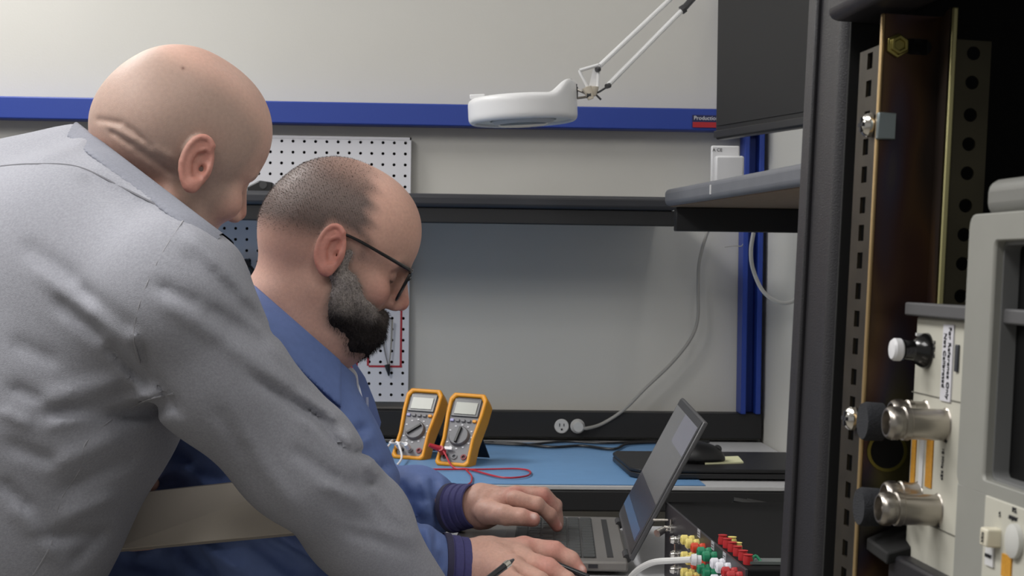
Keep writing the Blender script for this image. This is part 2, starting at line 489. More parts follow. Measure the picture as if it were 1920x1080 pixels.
MB().box((0.30, 0.05, foot_z + 0.004), (0.12, 0.10, 0.008)).build('stand_base', blackpl, mon, bevel=0.003)

# white box behind the monitor
Q = W(1352, 300, 3.05)
wb = thing('power_adapter', 'white box standing on the grey shelf under the monitor', 'adapter', frame((Q[0] + 0.018, 3.10, zt), (1, -0.08, 0)))
MB().box((0.01, 0, 0.032), (0.056, 0.03, 0.064)).build('case', mat('white_plastic', (222, 222, 224), 0.4), wb, bevel=0.004)
MB().box((0.004, 0.022, 0.044), (0.056, 0.012, 0.084)).build('back_plate', mat('white_plastic', (222, 222, 224), 0.4), wb, bevel=0.003)
text('A CE', 0.009, 'case_print', ink, world_m(wb) @ TX((-0.012, 0.0155, 0.077)), wb)

# ------------------------------------------------------------------ pegboard
yp = YW - 0.030
r0 = hit(771, 258, 1, yp); r1 = hit(771, 751, 1, yp)
ztop, zbot, xr = r0[2], r1[2], r0[0]
pg = thing('pegboard', 'white square pegboard mounted on the wall behind the two men', 'pegboard', (xr - 0.305, yp, zbot))
pitch = 0.0254; nx = 24; nz = int(round((ztop - zbot) / pitch))
zstep = (ztop - zbot) / nz
V = []; Fq = []; K = 8
for i in range(nx):
    for j in range(nz):
        cx = xr - (i + 0.5) * pitch; cz = zbot + (j + 0.5) * zstep
        base = len(V)
        for k in range(K):
            a = math.pi / 4 * k + math.pi / 8 * 0
            c_, s_ = math.cos(a), math.sin(a); mxx = max(abs(c_), abs(s_))
            V.append((cx + c_ / mxx * pitch / 2, yp, cz + s_ / mxx * zstep / 2))
        for k in range(K):
            a = math.pi / 4 * k
            V.append((cx + 0.0036 * math.cos(a), yp, cz + 0.0036 * math.sin(a)))
        for k in range(K):
            a = math.pi / 4 * k
            V.append((cx + 0.0036 * math.cos(a), yp + 0.006, cz + 0.0036 * math.sin(a)))
        for k in range(K):
            l = (k + 1) % K
            Fq += [(base + k, base + l, base + K + l, base + K + k), (base + K + k, base + K + l, base + 2 * K + l, base + 2 * K + k)]
pegm = mat('pegboard_white', (214, 214, 220), 0.5)
me = MB().add(V, Fq); me.build('perforated_panel', pegm, pg, False, smooth=False)
fr = MB()
xw = nx * pitch
fr.box((xr - xw / 2, yp + 0.009, ztop - 0.003), (xw, 0.02, 0.006)).box((xr - xw / 2, yp + 0.009, zbot - 0.001), (xw, 0.02, 0.004))
fr.box((xr - 0.0015, yp + 0.009, (ztop + zbot) / 2), (0.003, 0.02, ztop - zbot)).box((xr - xw + 0.0015, yp + 0.009, (ztop + zbot) / 2), (0.003, 0.02, ztop - zbot))
fr.build('rim', pegm, pg, False)
MB().box((xr - xw / 2, YW - 0.0045, (ztop + zbot) / 2), (xw - 0.02, 0.004, ztop - zbot - 0.02)).build('hole_shade_sheet', mat('hole_shade', (40, 40, 42), 0.9), pg, False)  # dark sheet added to colour in the depth shade of the holes
red = mat('red_tape', (170, 40, 52), 0.6)
tp = MB()
def tape(px0, py0, px1, py1, wd=0.0045):
    a = hit(px0, py0, 1, yp - 0.001); b = hit(px1, py1, 1, yp - 0.001)
    if abs(px0 - px1) > abs(py0 - py1): tp.box(((a[0] + b[0]) / 2, yp - 0.0006, (a[2] + b[2]) / 2), (abs(a[0] - b[0]) + wd, 0.001, wd))
    else: tp.box(((a[0] + b[0]) / 2, yp - 0.0006, (a[2] + b[2]) / 2), (wd, 0.001, abs(a[2] - b[2]) + wd))
tape(752, 575, 752, 684); tape(693, 687, 752, 687); tape(690, 640, 690, 684); tape(669, 676, 669, 688); tape(650, 675, 669, 675); tape(650, 688, 669, 688)
tp.build('tape_outline', red, pg, False)['label'] = 'red tape tool outlines'
# hanging tweezers-like tool in the taped outline
tq = hit(728, 640, 1, yp - 0.02)
tw = thing('tweezers', 'thin steel tweezers hanging on the pegboard inside the red outline', 'tool', tq)
t_ = MB()
t_.tube([hit(716, 600, 1, yp - 0.014), hit(720, 650, 1, yp - 0.012), hit(729, 690, 1, yp - 0.012)], [0.003, 0.002, 0.001], 6)
t_.tube([hit(735, 600, 1, yp - 0.014), hit(733, 650, 1, yp - 0.012), hit(729, 690, 1, yp - 0.012)], [0.003, 0.002, 0.001], 6)
t_.build('blade', steel, tw, False)
MB().tube([hit(726, 684, 1, yp - 0.010), hit(728, 694, 1, yp - 0.012), hit(729, 705, 1, yp - 0.010)], [0.007, 0.005, 0.001], 8).build('grip', blackpl, tw, False)
# pliers seen between the heads
pp = hit(462, 494, 1, yp - 0.02)
pr = thing('pliers', 'small black pliers hanging on the pegboard beside the seated man\'s nape', 'tool', pp)
k = MB()
k.tube([hit(445, 540, 1, yp - 0.02), hit(452, 510, 1, yp - 0.02), hit(462, 496, 1, yp - 0.02)], [0.006, 0.006, 0.005], 8)
k.tube([hit(476, 540, 1, yp - 0.02), hit(474, 510, 1, yp - 0.02), hit(462, 496, 1, yp - 0.02)], [0.006, 0.006, 0.005], 8)
k.build('handle', blackpl, pr, False)
MB().lathe([(0.009, 0), (0.011, 0.004), (0.009, 0.012)], pp + (0, 0.004, 0), (0, -1, 0), 16).tube([pp, pp + (0.008, -0.002, 0.006), pp + (0.004, 0.014, 0.01)], [0.006, 0.003, 0.002], 8).build('jaw', mat('dark_steel', (50, 50, 54), 0.35, 1), pr, False)
# black item on the long shelf by the standing man's nose
q = hit(492, 350, 1, ys + 0.10)
bx = thing('tape_dispenser', 'small black dispenser on the long shelf behind the men\'s heads', 'dispenser', (q[0], ys + 0.1, s_t))
MB().slab([(-0.03, -0.02, 0), (0.024, -0.02, 0), (0.024, -0.02, 0.022), (-0.005, -0.02, 0.026), (-0.03, -0.02, 0.012)], (0, 0.04, 0)).build('body', blackpl, bx, bevel=0.003)
MB().cyl((0.004, -0.022, 0.016), (0.004, 0.022, 0.016), 0.008, n=20).build('roller', mat('dark_grey_plastic', (60, 60, 62), 0.5), bx)

# ------------------------------------------------------------------ mat on bench
mz = TZ + 0.002
c1 = hit(300, 905, 2, mz); c2 = hit(1322, 909, 2, mz); c3 = hit(1222, 832, 2, mz); c4 = hit(300, 832, 2, mz)
yb = c3[1]
mt_poly = [(-1.25, yf + 0.006, TZ + 0.0003), (c2[0], yf + 0.006, TZ + 0.0003), (c2[0], yb, TZ + 0.0003), (-1.25, yb, TZ + 0.0003)]
mo = MB().slab(mt_poly, (0, 0, 0.002)).build('bench_mat', mat('blue_mat', (100, 142, 186), 0.55, noise=0.03, nscale=30), bevel=0.0006)
tag(mo, 'bright blue rubber mat covering the top of the workbench', 'mat')

# ------------------------------------------------------------------ multimeters
yel = mat('holster_yellow', (222, 150, 28), 0.45, noise=0.02, nscale=30)
mgrey = mat('meter_grey', (112, 112, 116), 0.5)
def make_meter(label, M, knob_deg):
    t = thing('multimeter', label, 'multimeter', M, 'multimeters leaning on the bench')
    # local: x right, z up along the body, y away (thickness)
    def outline(s, z0=0.0):
        w0, w1 = 0.041 * s, 0.036 * s
        return [(-w1 + 0.006, 0.0), (w1 - 0.006, 0.0), (w1, 0.006), (w1 - 0.002, 0.06), (w0 - 0.001, 0.115), (w0, 0.15), (w0 - 0.008, 0.162), (-w0 + 0.008, 0.162), (-w0, 0.15), (-w0 + 0.001, 0.115), (-w1 + 0.002, 0.06), (-w1, 0.006)]
    O = outline(1.0); cx, cz = 0, 0.081
    I = [((x - cx) * 0.80, cz + (z - cz) * 0.90) for x, z in O]
    P = lambda L, y: [(x, y, z) for x, z in L]
    MB().ring(P(O, 0), P(I, 0), (0, 0.036, 0)).slab(P([(x * 0.98, z) for x, z in O], 0.034), (0, 0.008, 0)).build('holster', yel, t, bevel=0.004, seg=3)
    MB().slab(P(I, 0.006), (0, 0.027, 0)).build('meter_body', mgrey, t, bevel=0.001)
    dsp = MB().box((0, 0.0045, 0.130), (0.058, 0.003, 0.040)).build('display_window', mat('window_gloss', (52, 54, 58), 0.22, spec=0.35), t, bevel=0.001)
    MB().box((0, 0.0025, 0.128), (0.046, 0.002, 0.026)).build('lcd', mat('lcd_green', (140, 142, 132), 0.25), dsp)
    for i, x in enumerate((-0.024, -0.012, 0.0, 0.012, 0.024)):
        b = MB().box((x, 0.004, 0.101), (0.008, 0.004, 0.006)).build('button', [mat('btn_lilac', (160, 160, 200), 0.5), mgrey, mgrey, mgrey, yel][i], t, bevel=0.001)
    ringm = MB()
    for k_ in range(11):
        a = math.radians(-60 + k_ * 30)
        ringm.box((0.0262 * math.sin(a), 0.0055, 0.066 + 0.0262 * math.cos(a)), (0.004, 0.001, 0.003))
    ringm.build('dial_print', mat('print_light', (200, 200, 205), 0.6), t)
    kn = MB().lathe([(0.0215, 0), (0.021, 0.005), (0.019, 0.008)], (0, 0.006, 0.066), (0, -1, 0), 28).build('dial', mat('dial_grey', (98, 98, 102), 0.45), t)
    a = math.radians(knob_deg)
    R = rotm('Y', knob_deg)
    Mk = np.eye(4); Mk[:3, :3] = R
    MB().box((0, -0.004, 0.066), (0.005, 0.006, 0.034), Mk).build('pointer', blackpl, kn, bevel=0.001)
    for x in (-0.02, 0.0, 0.02):
        MB().lathe([(0.006, 0), (0.006, 0.003), (0.0035, 0.003), (0.0035, 0.0005)], (x, 0.0065, 0.022), (0, -1, 0), 16).build('jack', [mat('jack_dark', (50, 40, 44), 0.5), mgrey, mat('jack_red', (120, 30, 38), 0.5)][int(round(x / 0.02)) + 1], t)
    return t
def meter_frame(px, py, Zd, lean, yaw, roll=0):
    p = W(px, py, Zd); p[2] = mz + 0.0015
    R = rotm('Z', yaw) @ rotm('Y', roll) @ rotm('X', -lean)
    M = np.eye(4); M[:3, :3] = R; M[:3, 3] = p; return M
def meters():
    out = []
    for (px, py, lab, kd, yaw) in ((762, 862, 'orange and grey multimeter with white leads, left of the pair', 50, -22), (845, 875, 'orange and grey multimeter with a red lead, right of the pair', 8, -22)):
        g = hit(px, py, 2, mz)
        R = rotm('Z', yaw) @ rotm('X', -33)
        R = R @ rotm('Y', 1.5)
        M = np.eye(4); M[:3, :3] = R; M[:3, 3] = g + np.array([0, 0, 0.0025])
        t = make_meter(lab, M, kd)
        # kick stand in world coordinates: hinge high on the back, foot on the mat
        Rz = rotm('Z', yaw)
        h0 = M[:3, 3] + R @ np.array([0, 0.043, 0.095])
        ft = np.array([h0[0], h0[1], mz + 0.003]) + Rz @ np.array([0, 0.055, 0])
        sx = Rz @ np.array([0.026, 0, 0]); th = Rz @ np.array([0, 0.004, 0])
        MB().hexa([ft - sx, ft + sx, ft + sx + th, ft - sx + th, h0 - sx, h0 + sx, h0 + sx + th, h0 - sx + th]).build('kickstand', mat('stand_navy', (28, 34, 46), 0.5), t, False, bevel=0.001)
        out.append((t, M))
    return out
mets = meters()
def mp(i, x, y, z):
    M = mets[i][1]; return M[:3, :3] @ np.array([x, y, z]) + M[:3, 3]
wl = mat('white_lead', (225, 225, 228), 0.45)
rl = mat('red_lead', (178, 32, 48), 0.4)
zc = mz + 0.004
for (x, e0, e1, lab) in ((-0.02, (735, 828), (700, 868), 'white test lead on the left multimeter, running from its outer jack'), (0.0, (752, 862), (715, 900), 'white test lead on the left multimeter, running from its middle jack')):
    a = mp(0, x, -0.004, 0.022); t = thing('test_lead', lab, 'test lead', a)
    n_ = mets[0][1][:3, :3] @ np.array([0, -1, 0])
    MB().cyl(a, a + n_ * 0.018, 0.0055, 0.0045, 12).build('plug', wl, t, False)
    b = hit(*e0, 2, mz + 0.03 if x < 0 else mz + 0.012); c = hit(*e1, 2, zc)
    MB().tube([a + n_ * 0.016, a + n_ * 0.028 + (-0.01, 0, -0.004), b, c], 0.0022, 8, 8).build('wire', wl, t, False)
a = mp(1, -0.022, -0.004, 0.026)
t = thing('test_lead', 'red test lead looping across the blue mat from the right multimeter', 'test lead', a)
n_ = mets[1][1][:3, :3] @ np.array([0, -1, 0])
MB().cyl(a, a + n_ * 0.016, 0.0075, 0.006, 14).cyl(a + n_ * 0.01, a + n_ * 0.016 + (-0.022, 0, 0.006), 0.0065, 0.004, 12).build('plug', rl, t, False)
g = lambda x, y: hit(x, y, 2, zc)
MB().tube([a + n_ * 0.014, a + n_ * 0.022 + (0.01, 0, -0.012), g(850, 876), g(880, 880), g(940, 895), g(985, 893), g(994, 884), g(970, 879), g(900, 880), g(860, 880), g(800, 880), g(785, 880)], 0.0018, 8, 10).build('wire', rl, t, False)
MB().tube([g(792, 880), g(775, 880)], [0.0055, 0.0055], 12, 1).cyl(g(778, 880), g(758, 880), 0.0025, 0.001, 8).build('probe', mat('probe_maroon', (110, 22, 34), 0.45), t, False)
MB().tube([g(874, 881), g(884, 892), g(884, 903), g(878, 908)], 0.0016, 8, 6).build('wire', rl, t, False)
MB().box(mp(1, -0.014, -0.001, 0.036), (0.016, 0.003, 0.006), mets[1][1]).build('wire_tag', wl, t, False)

# ------------------------------------------------------------------ closed black laptop, mouse, note
sz = TZ + 0.004
k0 = hit(1188, 879, 2, sz + 0.018); k1 = hit(1146, 845, 2, sz + 0.018)
xe2 = XR - 0.03
lp = thing('closed_laptop', 'closed black laptop lying at the right end of the blue mat', 'laptop', ((k0[0] + xe2) / 2, (k0[1] + k1[1]) / 2, TZ))
pol = [(k0[0] + 0.012, k0[1]), (xe2, k0[1]), (xe2, k1[1]), (k1[0] + 0.01, k1[1]), (k1[0], k1[1] - 0.03), (k0[0] - 0.004, k0[1] + 0.03)]
MB().slab([(x, y, sz) for x, y in pol], (0, 0, 0.010)).build('base', blackpl, lp, False, bevel=0.002)
MB().slab([(x, y, sz + 0.011) for x, y in pol], (0, 0, 0.007)).build('lid', mat('laptop_lid', (20, 20, 22), 0.5), lp, False, bevel=0.002)
for x, y in ((pol[0][0] + 0.03, pol[0][1] + 0.03), (xe2 - 0.03, pol[0][1] + 0.03), (xe2 - 0.03, k1[1] - 0.03), (k1[0] + 0.05, k1[1] - 0.03)):
    MB().cyl((x, y, mz), (x, y, sz + 0.001), 0.006).build('rubber_foot', blackpl, lp, False)
lz = sz + 0.018
nt = hit(1352, 865, 2, lz)
o = MB()
na = [hit(1322, 871, 2, lz), hit(1394, 869, 2, lz), hit(1384, 858, 2, lz), hit(1318, 860, 2, lz)]
o.slab([(p[0], p[1], lz + 0.0002) for p in na], (0, 0, 0.003))
o = o.build('sticky_note', mat('pale_yellow_paper', (232, 232, 190), 0.8)); tag(o, 'pale yellow sticky notes on the closed black laptop', 'paper')
mz0 = lz + 0.0034
mc = hit(1312, 864, 2, mz0)
ms = thing('computer_mouse', 'black computer mouse on the closed laptop beside the yellow notes', 'mouse', (mc[0], mc[1], lz))
def f_mouse(P):
    d = sd_ell(P, (0, 0, 0.0), (0.05, 0.031, 0.036)); d = smin(d, sd_ell(P, (-0.012, 0, 0.008), (0.032, 0.027, 0.029)), 0.01)
    return smax(d, 0.0005 - P[..., 2], 0.003)
V, F = surfnet(f_mouse, (-0.06, -0.04, -0.006), (0.06, 0.04, 0.045), 0.003)
V[:, 2] += mz0 - lz
mesh_np('shell', V, F, blackpl, ms)
MB().cyl((0.034, -0.0035, 0.0265), (0.034, 0.0035, 0.0265), 0.008, n=16).build('scroll_wheel', mat('dark_grey_plastic', (60, 60, 62), 0.5), ms)
# thin black cables at the back of the bench
cb = MB().tube([(xl + 0.4, YW - 0.07, TZ + 0.006)] + [hit(x, y, 2, mz + 0.005) for x, y in ((760, 828), (940, 830), (1030, 838), (1090, 836), (1150, 842), (1180, 832), (1260, 829), (1330, 828))], 0.0032, 8, 8).build('black_cable', blackpl)
tag(cb, 'thin black cable running along the back of the bench mat', 'cable')
cb = MB().tube([hit(x, y, 2, mz + 0.005) for x, y in ((905, 830), (980, 834), (1060, 828), (1140, 831), (1230, 826))], 0.0028, 8, 8).build('black_cable', blackpl)
tag(cb, 'shorter black cable lying loosely behind the red lead', 'cable')

# ------------------------------------------------------------------ wall power cable & white loop
greyc = mat('grey_cable', (158, 156, 152), 0.5)
pw = hit(1083, 799, 1, YW - 0.058)
pc = thing('outlet_cable', 'pale grey power cord rising from the bench outlet to the shelf', 'cable', pw)
MB().lathe([(0.0145, 0), (0.0145, 0.016), (0.011, 0.024)], pw + (0, 0.0005, 0), (0, -1, 0), 20).build('plug', mat('plug_grey', (190, 190, 188), 0.5), pc, False)
yq = YW - 0.055
pts = [pw + (0.004, -0.018, 0), hit(1100, 803, 1, YW - 0.075)] + [hit(x, y, 1, yq) for x, y in ((1130, 794), (1170, 768), (1210, 728), (1260, 680), (1295, 635), (1308, 598), (1309, 550), (1310, 500), (1317, 465), (1326, 437), (1331, 428))]
MB().tube(pts, 0.0038, 10, 8).build('cord', greyc, pc, False)
pts = [hit(x, y, 1, 3.25) for x, y in ((1413, 436), (1408, 470), (1412, 505), (1430, 545), (1458, 566), (1485, 566), (1502, 548), (1510, 520), (1513, 470), (1514, 440), (1516, 434))]
o = MB().tube(pts, 0.0042, 10, 8).build('white_cable', mat('cable_white', (208, 208, 206), 0.5)); tag(o, 'white cable hanging in a loop under the grey corner shelf', 'cable')
o = MB().tube([hit(x, y, 1, YW - 0.06) for x, y in ((1398, 437), (1392, 460), (1378, 461), (1359, 463))], 0.0012, 6, 6).build('loose_wire', greyc); tag(o, 'short thin wire poking out beneath the grey corner shelf', 'wire')

# ------------------------------------------------------------------ magnifier lamp
ZL = 3.12
lc = W(980, 205, ZL)
lxd = W(1080, 196, ZL) - W(880, 204, ZL)
ml = thing('magnifier_lamp', 'white ring magnifier lamp on a jointed arm in front of the wall', 'lamp', W(1295, 0, ZL + .25))
sR = 0.108
Ml = frame(lc, RT + UP * 0.045, Fh)
def ML(x, y, z): return Ml[:3, :3] @ np.array([x, y, z]) + Ml[:3, 3]
def f_lamp(P):
    q = P.copy()
    r = np.sqrt(P[..., 0] ** 2 + P[..., 1] ** 2)
    top = 0.023 + 0.030 * sstep(0.045, 0.095, P[..., 0]) * (1 - sstep(0.06, 0.10, np.abs(P[..., 1])))
    d = np.maximum(r - sR - 0.03 * np.clip(-P[..., 2] , -0.1, 0.0) * 0, smax(P[..., 2] - top, -0.028 - P[..., 2], 0.004))
    d = smax(r - sR, smax(P[..., 2] - top, -0.028 - P[..., 2], 0.002), 0.014)
    d = np.maximum(d, -np.maximum(r - sR + 0.012, P[..., 2] + 0.016))
    return d
V, F = surfnet(f_lamp, (-0.13, -0.13, -0.04), (0.13, 0.13, 0.07), 0.0028)
V = V @ Ml[:3, :3].T + Ml[:3, 3]
head = mesh_np('lamp_head', V, F, white, ml, local=False)
MB().lathe([(0.062, 0), (0.062, 0.004), (0.055, 0.010)], ML(0, 0, -0.020), Ml[:3, 2] * -1, 32).build('lens_rim', mat('rim_grey', (190, 190, 190), 0.4), head, False)
MB().lathe([(0.054, 0), (0.045, 0.004)], ML(0, 0, -0.028), Ml[:3, 2] * -1, 32).build('lens', mat('lens_glass', (200, 205, 205), 0.05, trans=0.6), head, False)
MB().lathe([(0.094, 0), (0.094, 0.006), (0.066, 0.006), (0.066, 0)], ML(0, 0, -0.016), Ml[:3, 2] * -1, 40, False).build('ring_tube', mat('tube_off', (225, 224, 215), 0.4), head, False)
MB().box(ML(-0.088, 0, 0.0275), (0.03, 0.03, 0.010), Ml).build('lid_catch', white, head, False, bevel=0.002)
MB().box(ML(0.093, 0, 0.0525), (0.014, 0.012, 0.006), Ml).build('switch', mat('switch_grey', (150, 150, 150), 0.5), head, False, bevel=0.001)
dk = mat('joint_dark', (60, 60, 62), 0.4)
j = lambda x, y, dz=0: W(x, y, ZL + dz)
MB().cyl(j(1080, 163), j(1080, 185), 0.004, n=10).cyl(j(1076, 164), j(1082, 164), 0.007, n=12).build('head_pivot', dk, ml, False)
MB().tube([j(1082, 168), j(1104, 178)], 0.0025, 8, 1).tube([j(1082, 184), j(1106, 181)], 0.0025, 8, 1).build('pivot_rods', steel, ml, False)
MB().cyl(j(1100, 164, -.01), j(1108, 186, -.01), 0.010, 0.006, 14).lathe([(0.013, 0), (0.013, 0.004), (0.008, 0.018)], j(1110, 163), -UP, 16).build('joint_cone', mat('cream_plastic', (216, 206, 188), 0.5), ml, False)
MB().tube([j(1087, 132), j(1087, 134), j(1102, 164)], 0.003, 8, 1).tube([j(1087, 132), j(1122, 122)], 0.0035, 8, 1).tube([j(1123, 122), j(1121, 164)], 0.003, 8, 1).slab([j(1112, 130), j(1122, 128), j(1122, 162), j(1104, 162)], FW * 0.003).build('joint_plate', white, ml, False)
for sgn in (0,):
    MB().tube([j(1124, 124), j(1255, 0, .2), j(1320, -62, .3)], 0.0052, 10, 1).build('arm_bar', white, ml, False)
    MB().tube([j(1140, 160), j(1290, 8, .2), j(1350, -52, .3)], 0.0052, 10, 1).build('arm_bar', white, ml, False)
MB().cyl(j(1118, 131, -.008), j(1124, 129, -.004), 0.005, n=12).build('pivot_screw', dk, ml, False)
MB().cyl(j(1137, 162, -.01), j(1143, 160, -.004), 0.005, n=12).build('pivot_screw', dk, ml, False)
MB().tube([j(1110, 178), j(1124, 172), j(1138, 163)], 0.002, 8, 1).tube([j(1116, 176), j(1127, 187)], 0.002, 8, 1).cyl(j(1100, 178, -.012), j(1108, 178, -.012), 0.006, n=10).build('tension_wing', dk, ml, False)
MB().cyl(j(1277, 20, .185), j(1284, 15, .185), 0.009, n=12).tube([j(1282, 16, .19), j(1300, -4, .2)], 0.007, 10, 1).build('spring', dk, ml, False)
# the arm's own column down to the beam, out of the picture at the top
MB().tube([j(1320, -62, .3), j(1350, -52, .3), W(1372, -80, YW - 0.06), W(1374, 60, YW - 0.06)], 0.007, 10, 1).build('column', white, ml, False)
MB().box((*W(1374, 215, YW - 0.075)[:2], zb), (0.04, 0.03, 0.07)).build('clamp', white, ml, False)
MB().tube([W(1374, 60, YW - 0.075), (*W(1374, 215, YW - 0.075)[:2], zb)], 0.007, 10, 1).build('column', white, ml, False)
# ================================================================== FRONT DESK
dy0 = 0.9; dy1 = hit(850, 984, 2, TZ)[1]
dx0 = -0.05; dx1 = 0.62
desk = thing('desk', 'white topped desk in front that carries the open laptop and the patch box', 'desk', ((dx0 + dx1) / 2, 1.6, 0))
dtop = TZ
MB().box(((dx0 + dx1) / 2, (1.35 + dy1) / 2, dtop - 0.012), (dx1 - dx0, dy1 - 1.35, 0.024)).build('desktop', mat('white_laminate', (205, 205, 208), 0.4, noise=0.02, nscale=60), desk, False, bevel=0.003)
for x in (dx0 + 0.04, dx1 - 0.04):
    for y in (1.40, dy1 - 0.04):
        MB().box((x, y, 0.363), (0.04, 0.04, 0.726)).build('leg', black, desk, False, bevel=0.003)

# ================================================================== OPEN LAPTOP
lz0 = dtop + 0.004
alum = mat('laptop_grey', (122, 119, 116), 0.42, 0.3, noise=0.02, nscale=200)
nb = W(1178, 1062, 2.02); nb[2] = lz0
fb = W(1158, 965, 2.385); fb[2] = lz0
hd = fb - nb; hd[2] = 0; LWd = np.linalg.norm(hd); hd /= LWd
Ml_ = frame(nb, np.cross(hd, UZ) , hd)          # x right (towards the hinge side), y along the hinge away from viewer
lap = thing('laptop', 'open silver grey laptop on the white desk under the seated man\'s hands', 'laptop', Ml_)
LD = 0.232
bse = MB().box((-LD / 2, LWd / 2, 0.0085), (LD, LWd, 0.013)).build('base', alum, lap, bevel=0.003)
for x, y in ((-0.02, 0.03), (-0.02, LWd - 0.03), (-LD + 0.02, 0.03), (-LD + 0.02, LWd - 0.03)):
    MB().cyl((x, y, -0.003), (x, y, 0.003), 0.006, n=12).build('rubber_foot', blackpl, bse)
# key well and keys (text lines run along y, seen from the left side)
kx0, kx1 = -0.150, -0.040; ky0, ky1 = 0.022, LWd - 0.022
MB().box(((kx0 + kx1) / 2, (ky0 + ky1) / 2, 0.01515), (kx1 - kx0, ky1 - ky0, 0.0006)).build('keyboard_well', mat('well_dark', (70, 70, 70), 0.6), bse)
rows = 6; rw = (kx1 - kx0) / rows
keym = mat('key_grey', (62, 64, 64), 0.5)
kmesh = None; ncol = 15; cw = (ky1 - ky0) / ncol
for r_ in range(rows):
    for c_ in range(ncol):
        if r_ == 0 and 4 <= c_ <= 9:
            if c_ == 4:
                MB().box((kx0 + rw / 2, ky0 + 7 * cw, 0.0164), (rw - 0.003, 6 * cw - 0.003, 0.002)).build('space_key', keym, bse, bevel=0.0005)
            continue
        if kmesh is None:
            kmesh = MB().box((0, 0, 0), (rw - 0.003, cw - 0.003, 0.002)).build('key', keym, bse, bevel=0.0005); ko = kmesh
        else:
            ko = kmesh.copy(); COL.objects.link(ko)
        ko.location = (kx0 + (r_ + 0.5) * rw, ky0 + (c_ + 0.5) * cw, 0.0164)
MB().box((-LD + 0.040, LWd / 2, 0.0152), (0.058, 0.10, 0.0006)).build('touchpad', mat('pad_grey', (110, 108, 106), 0.35), bse, bevel=0.0002)
MB().box((-0.022, LWd / 2, 0.0152), (0.008, LWd * 0.84, 0.0008)).build('speaker_strip', mat('vent_dark', (40, 40, 42), 0.7), bse)
for x, wd in ((-0.045, 0.012), (-0.068, 0.010)):
    MB().box((x, -0.0003, 0.009), (wd, 0.002, 0.0045)).build('port', ink, bse)
MB().box((-0.10, -0.0003, 0.009), (0.014, 0.002, 0.006)).build('port', ink, bse)
# lid: pivot at x=0, leans to the right
tp = W(1313, 803, 2.02) - nb
ang = math.atan2(tp[2] - 0.015, tp @ Ml_[:3, 0]); LH = 0.205
ca, sa = math.cos(ang), math.sin(ang)
def LP(u, y, t): return (ca * u - sa * t + 0.002, y, 0.014 + sa * u + ca * t)   # u up the lid, t towards the keyboard side
def lidbox(u0, u1, y0, y1, t0, t1):
    return MB().hexa([LP(u0, y0, t0), LP(u0, y1, t0), LP(u0, y1, t1), LP(u0, y0, t1), LP(u1, y0, t0), LP(u1, y1, t0), LP(u1, y1, t1), LP(u1, y0, t1)])
lid = lidbox(0.004, LH, 0, LWd, -0.003, 0.003).build('lid', mat('lid_grey', (84, 84, 86), 0.45, 0.3), lap, bevel=0.0015)
lidbox(0.010, LH - 0.003, 0.004, LWd - 0.004, 0.003, 0.004).build('bezel', mat('bezel_charcoal', (48, 48, 50), 0.45), lid)
scr = lidbox(0.024, LH - 0.012, 0.012, LWd - 0.012, 0.004, 0.0046).build('screen', mat('screen_on', (96, 96, 98), 0.22, emit=0.10), lid)
lidbox(0.024, 0.080, 0.012, LWd - 0.012, 0.0046, 0.0048).build('screen_panel', mat('screen_navy', (34, 34, 50), 0.22, emit=0.12), scr)
lidbox(0.024, 0.040, 0.03, LWd - 0.012, 0.0048, 0.0050).build('screen_picture', mat('screen_blue', (62, 84, 116), 0.22, emit=0.14), scr)
lidbox(0.150, LH - 0.012, 0.012, LWd * 0.55, 0.0046, 0.0048).build('screen_window', mat('screen_lilac', (112, 112, 124), 0.22, emit=0.12), scr)
for y in (0.05, LWd - 0.05):
    MB().cyl((0.0, y - 0.02, 0.014), (0.0, y + 0.02, 0.014), 0.0055, n=14).build('hinge', mat('hinge_dark', (50, 50, 52), 0.4), lap)

# ================================================================== PATCH BOX
bz = 0.845
a0 = hit(1251, 941, 2, bz); a1 = hit(1402, 1068, 2, bz)
u_ = a1 - a0; u_[2] = 0; BL = np.linalg.norm(u_); u_ /= BL
Mb = frame((a0[0], a0[1], dtop), np.cross(UZ, -u_) if False else np.cross(u_, UZ) * -1, -u_)   # x to the right, y away
if Mb[0, 0] < 0: Mb = frame((a0[0], a0[1], dtop), -Mb[:3, 0], Mb[:3, 1])
Mb[:3, 3] = (a1[0], a1[1], dtop)
pbx = thing('patch_box', 'black patch box with coloured banana sockets at the right of the open laptop', 'patch box', Mb)
BH = bz - dtop
BWd = 0.33
MB().box((BWd / 2, BL / 2, BH / 2), (BWd, BL, BH)).build('case', mat('box_black', (13, 13, 14), 0.8, spec=0.15), pbx, bevel=0.002)
fpn = MB().box((-0.001, BL / 2, BH / 2), (0.003, BL, BH)).build('front_panel', mat('panel_charcoal', (52, 50, 54), 0.45, 0.2), pbx, bevel=0.0005)
sy = mat('post_yellow', (226, 208, 120), 0.45); sg = mat('post_green', (30, 130, 92), 0.45); sr = mat('post_red', (176, 36, 40), 0.45)
so = mat('post_orange', (206, 70, 40), 0.45); sw = mat('post_white', (222, 222, 230), 0.4)
def onface(px, py):
    """point of the panel's face seen at that pixel, in box coordinates"""
    n = Mb[:3, 0]; d_ = ray(px, py); t_ = ((Mb[:3, 3] - n * 0.0025 - CAM) @ n) / (d_ @ n)
    p = CAM + d_ * t_; return np.linalg.inv(Mb)[:3, :3] @ (p - Mb[:3, 3])
def post(px, py, m, lab):
    p = onface(px, py); p[0] = -0.0025
    o = MB().lathe([(0.0052, 0), (0.0052, 0.004), (0.0042, 0.005), (0.0042, 0.007), (0.0058, 0.008), (0.0058, 0.014), (0.004, 0.0155), (0.0022, 0.0155), (0.0022, 0.010)], p, (-1, 0, 0), 18).build('binding_post', m, pbx)
    o['label'] = lab + ' socket post'
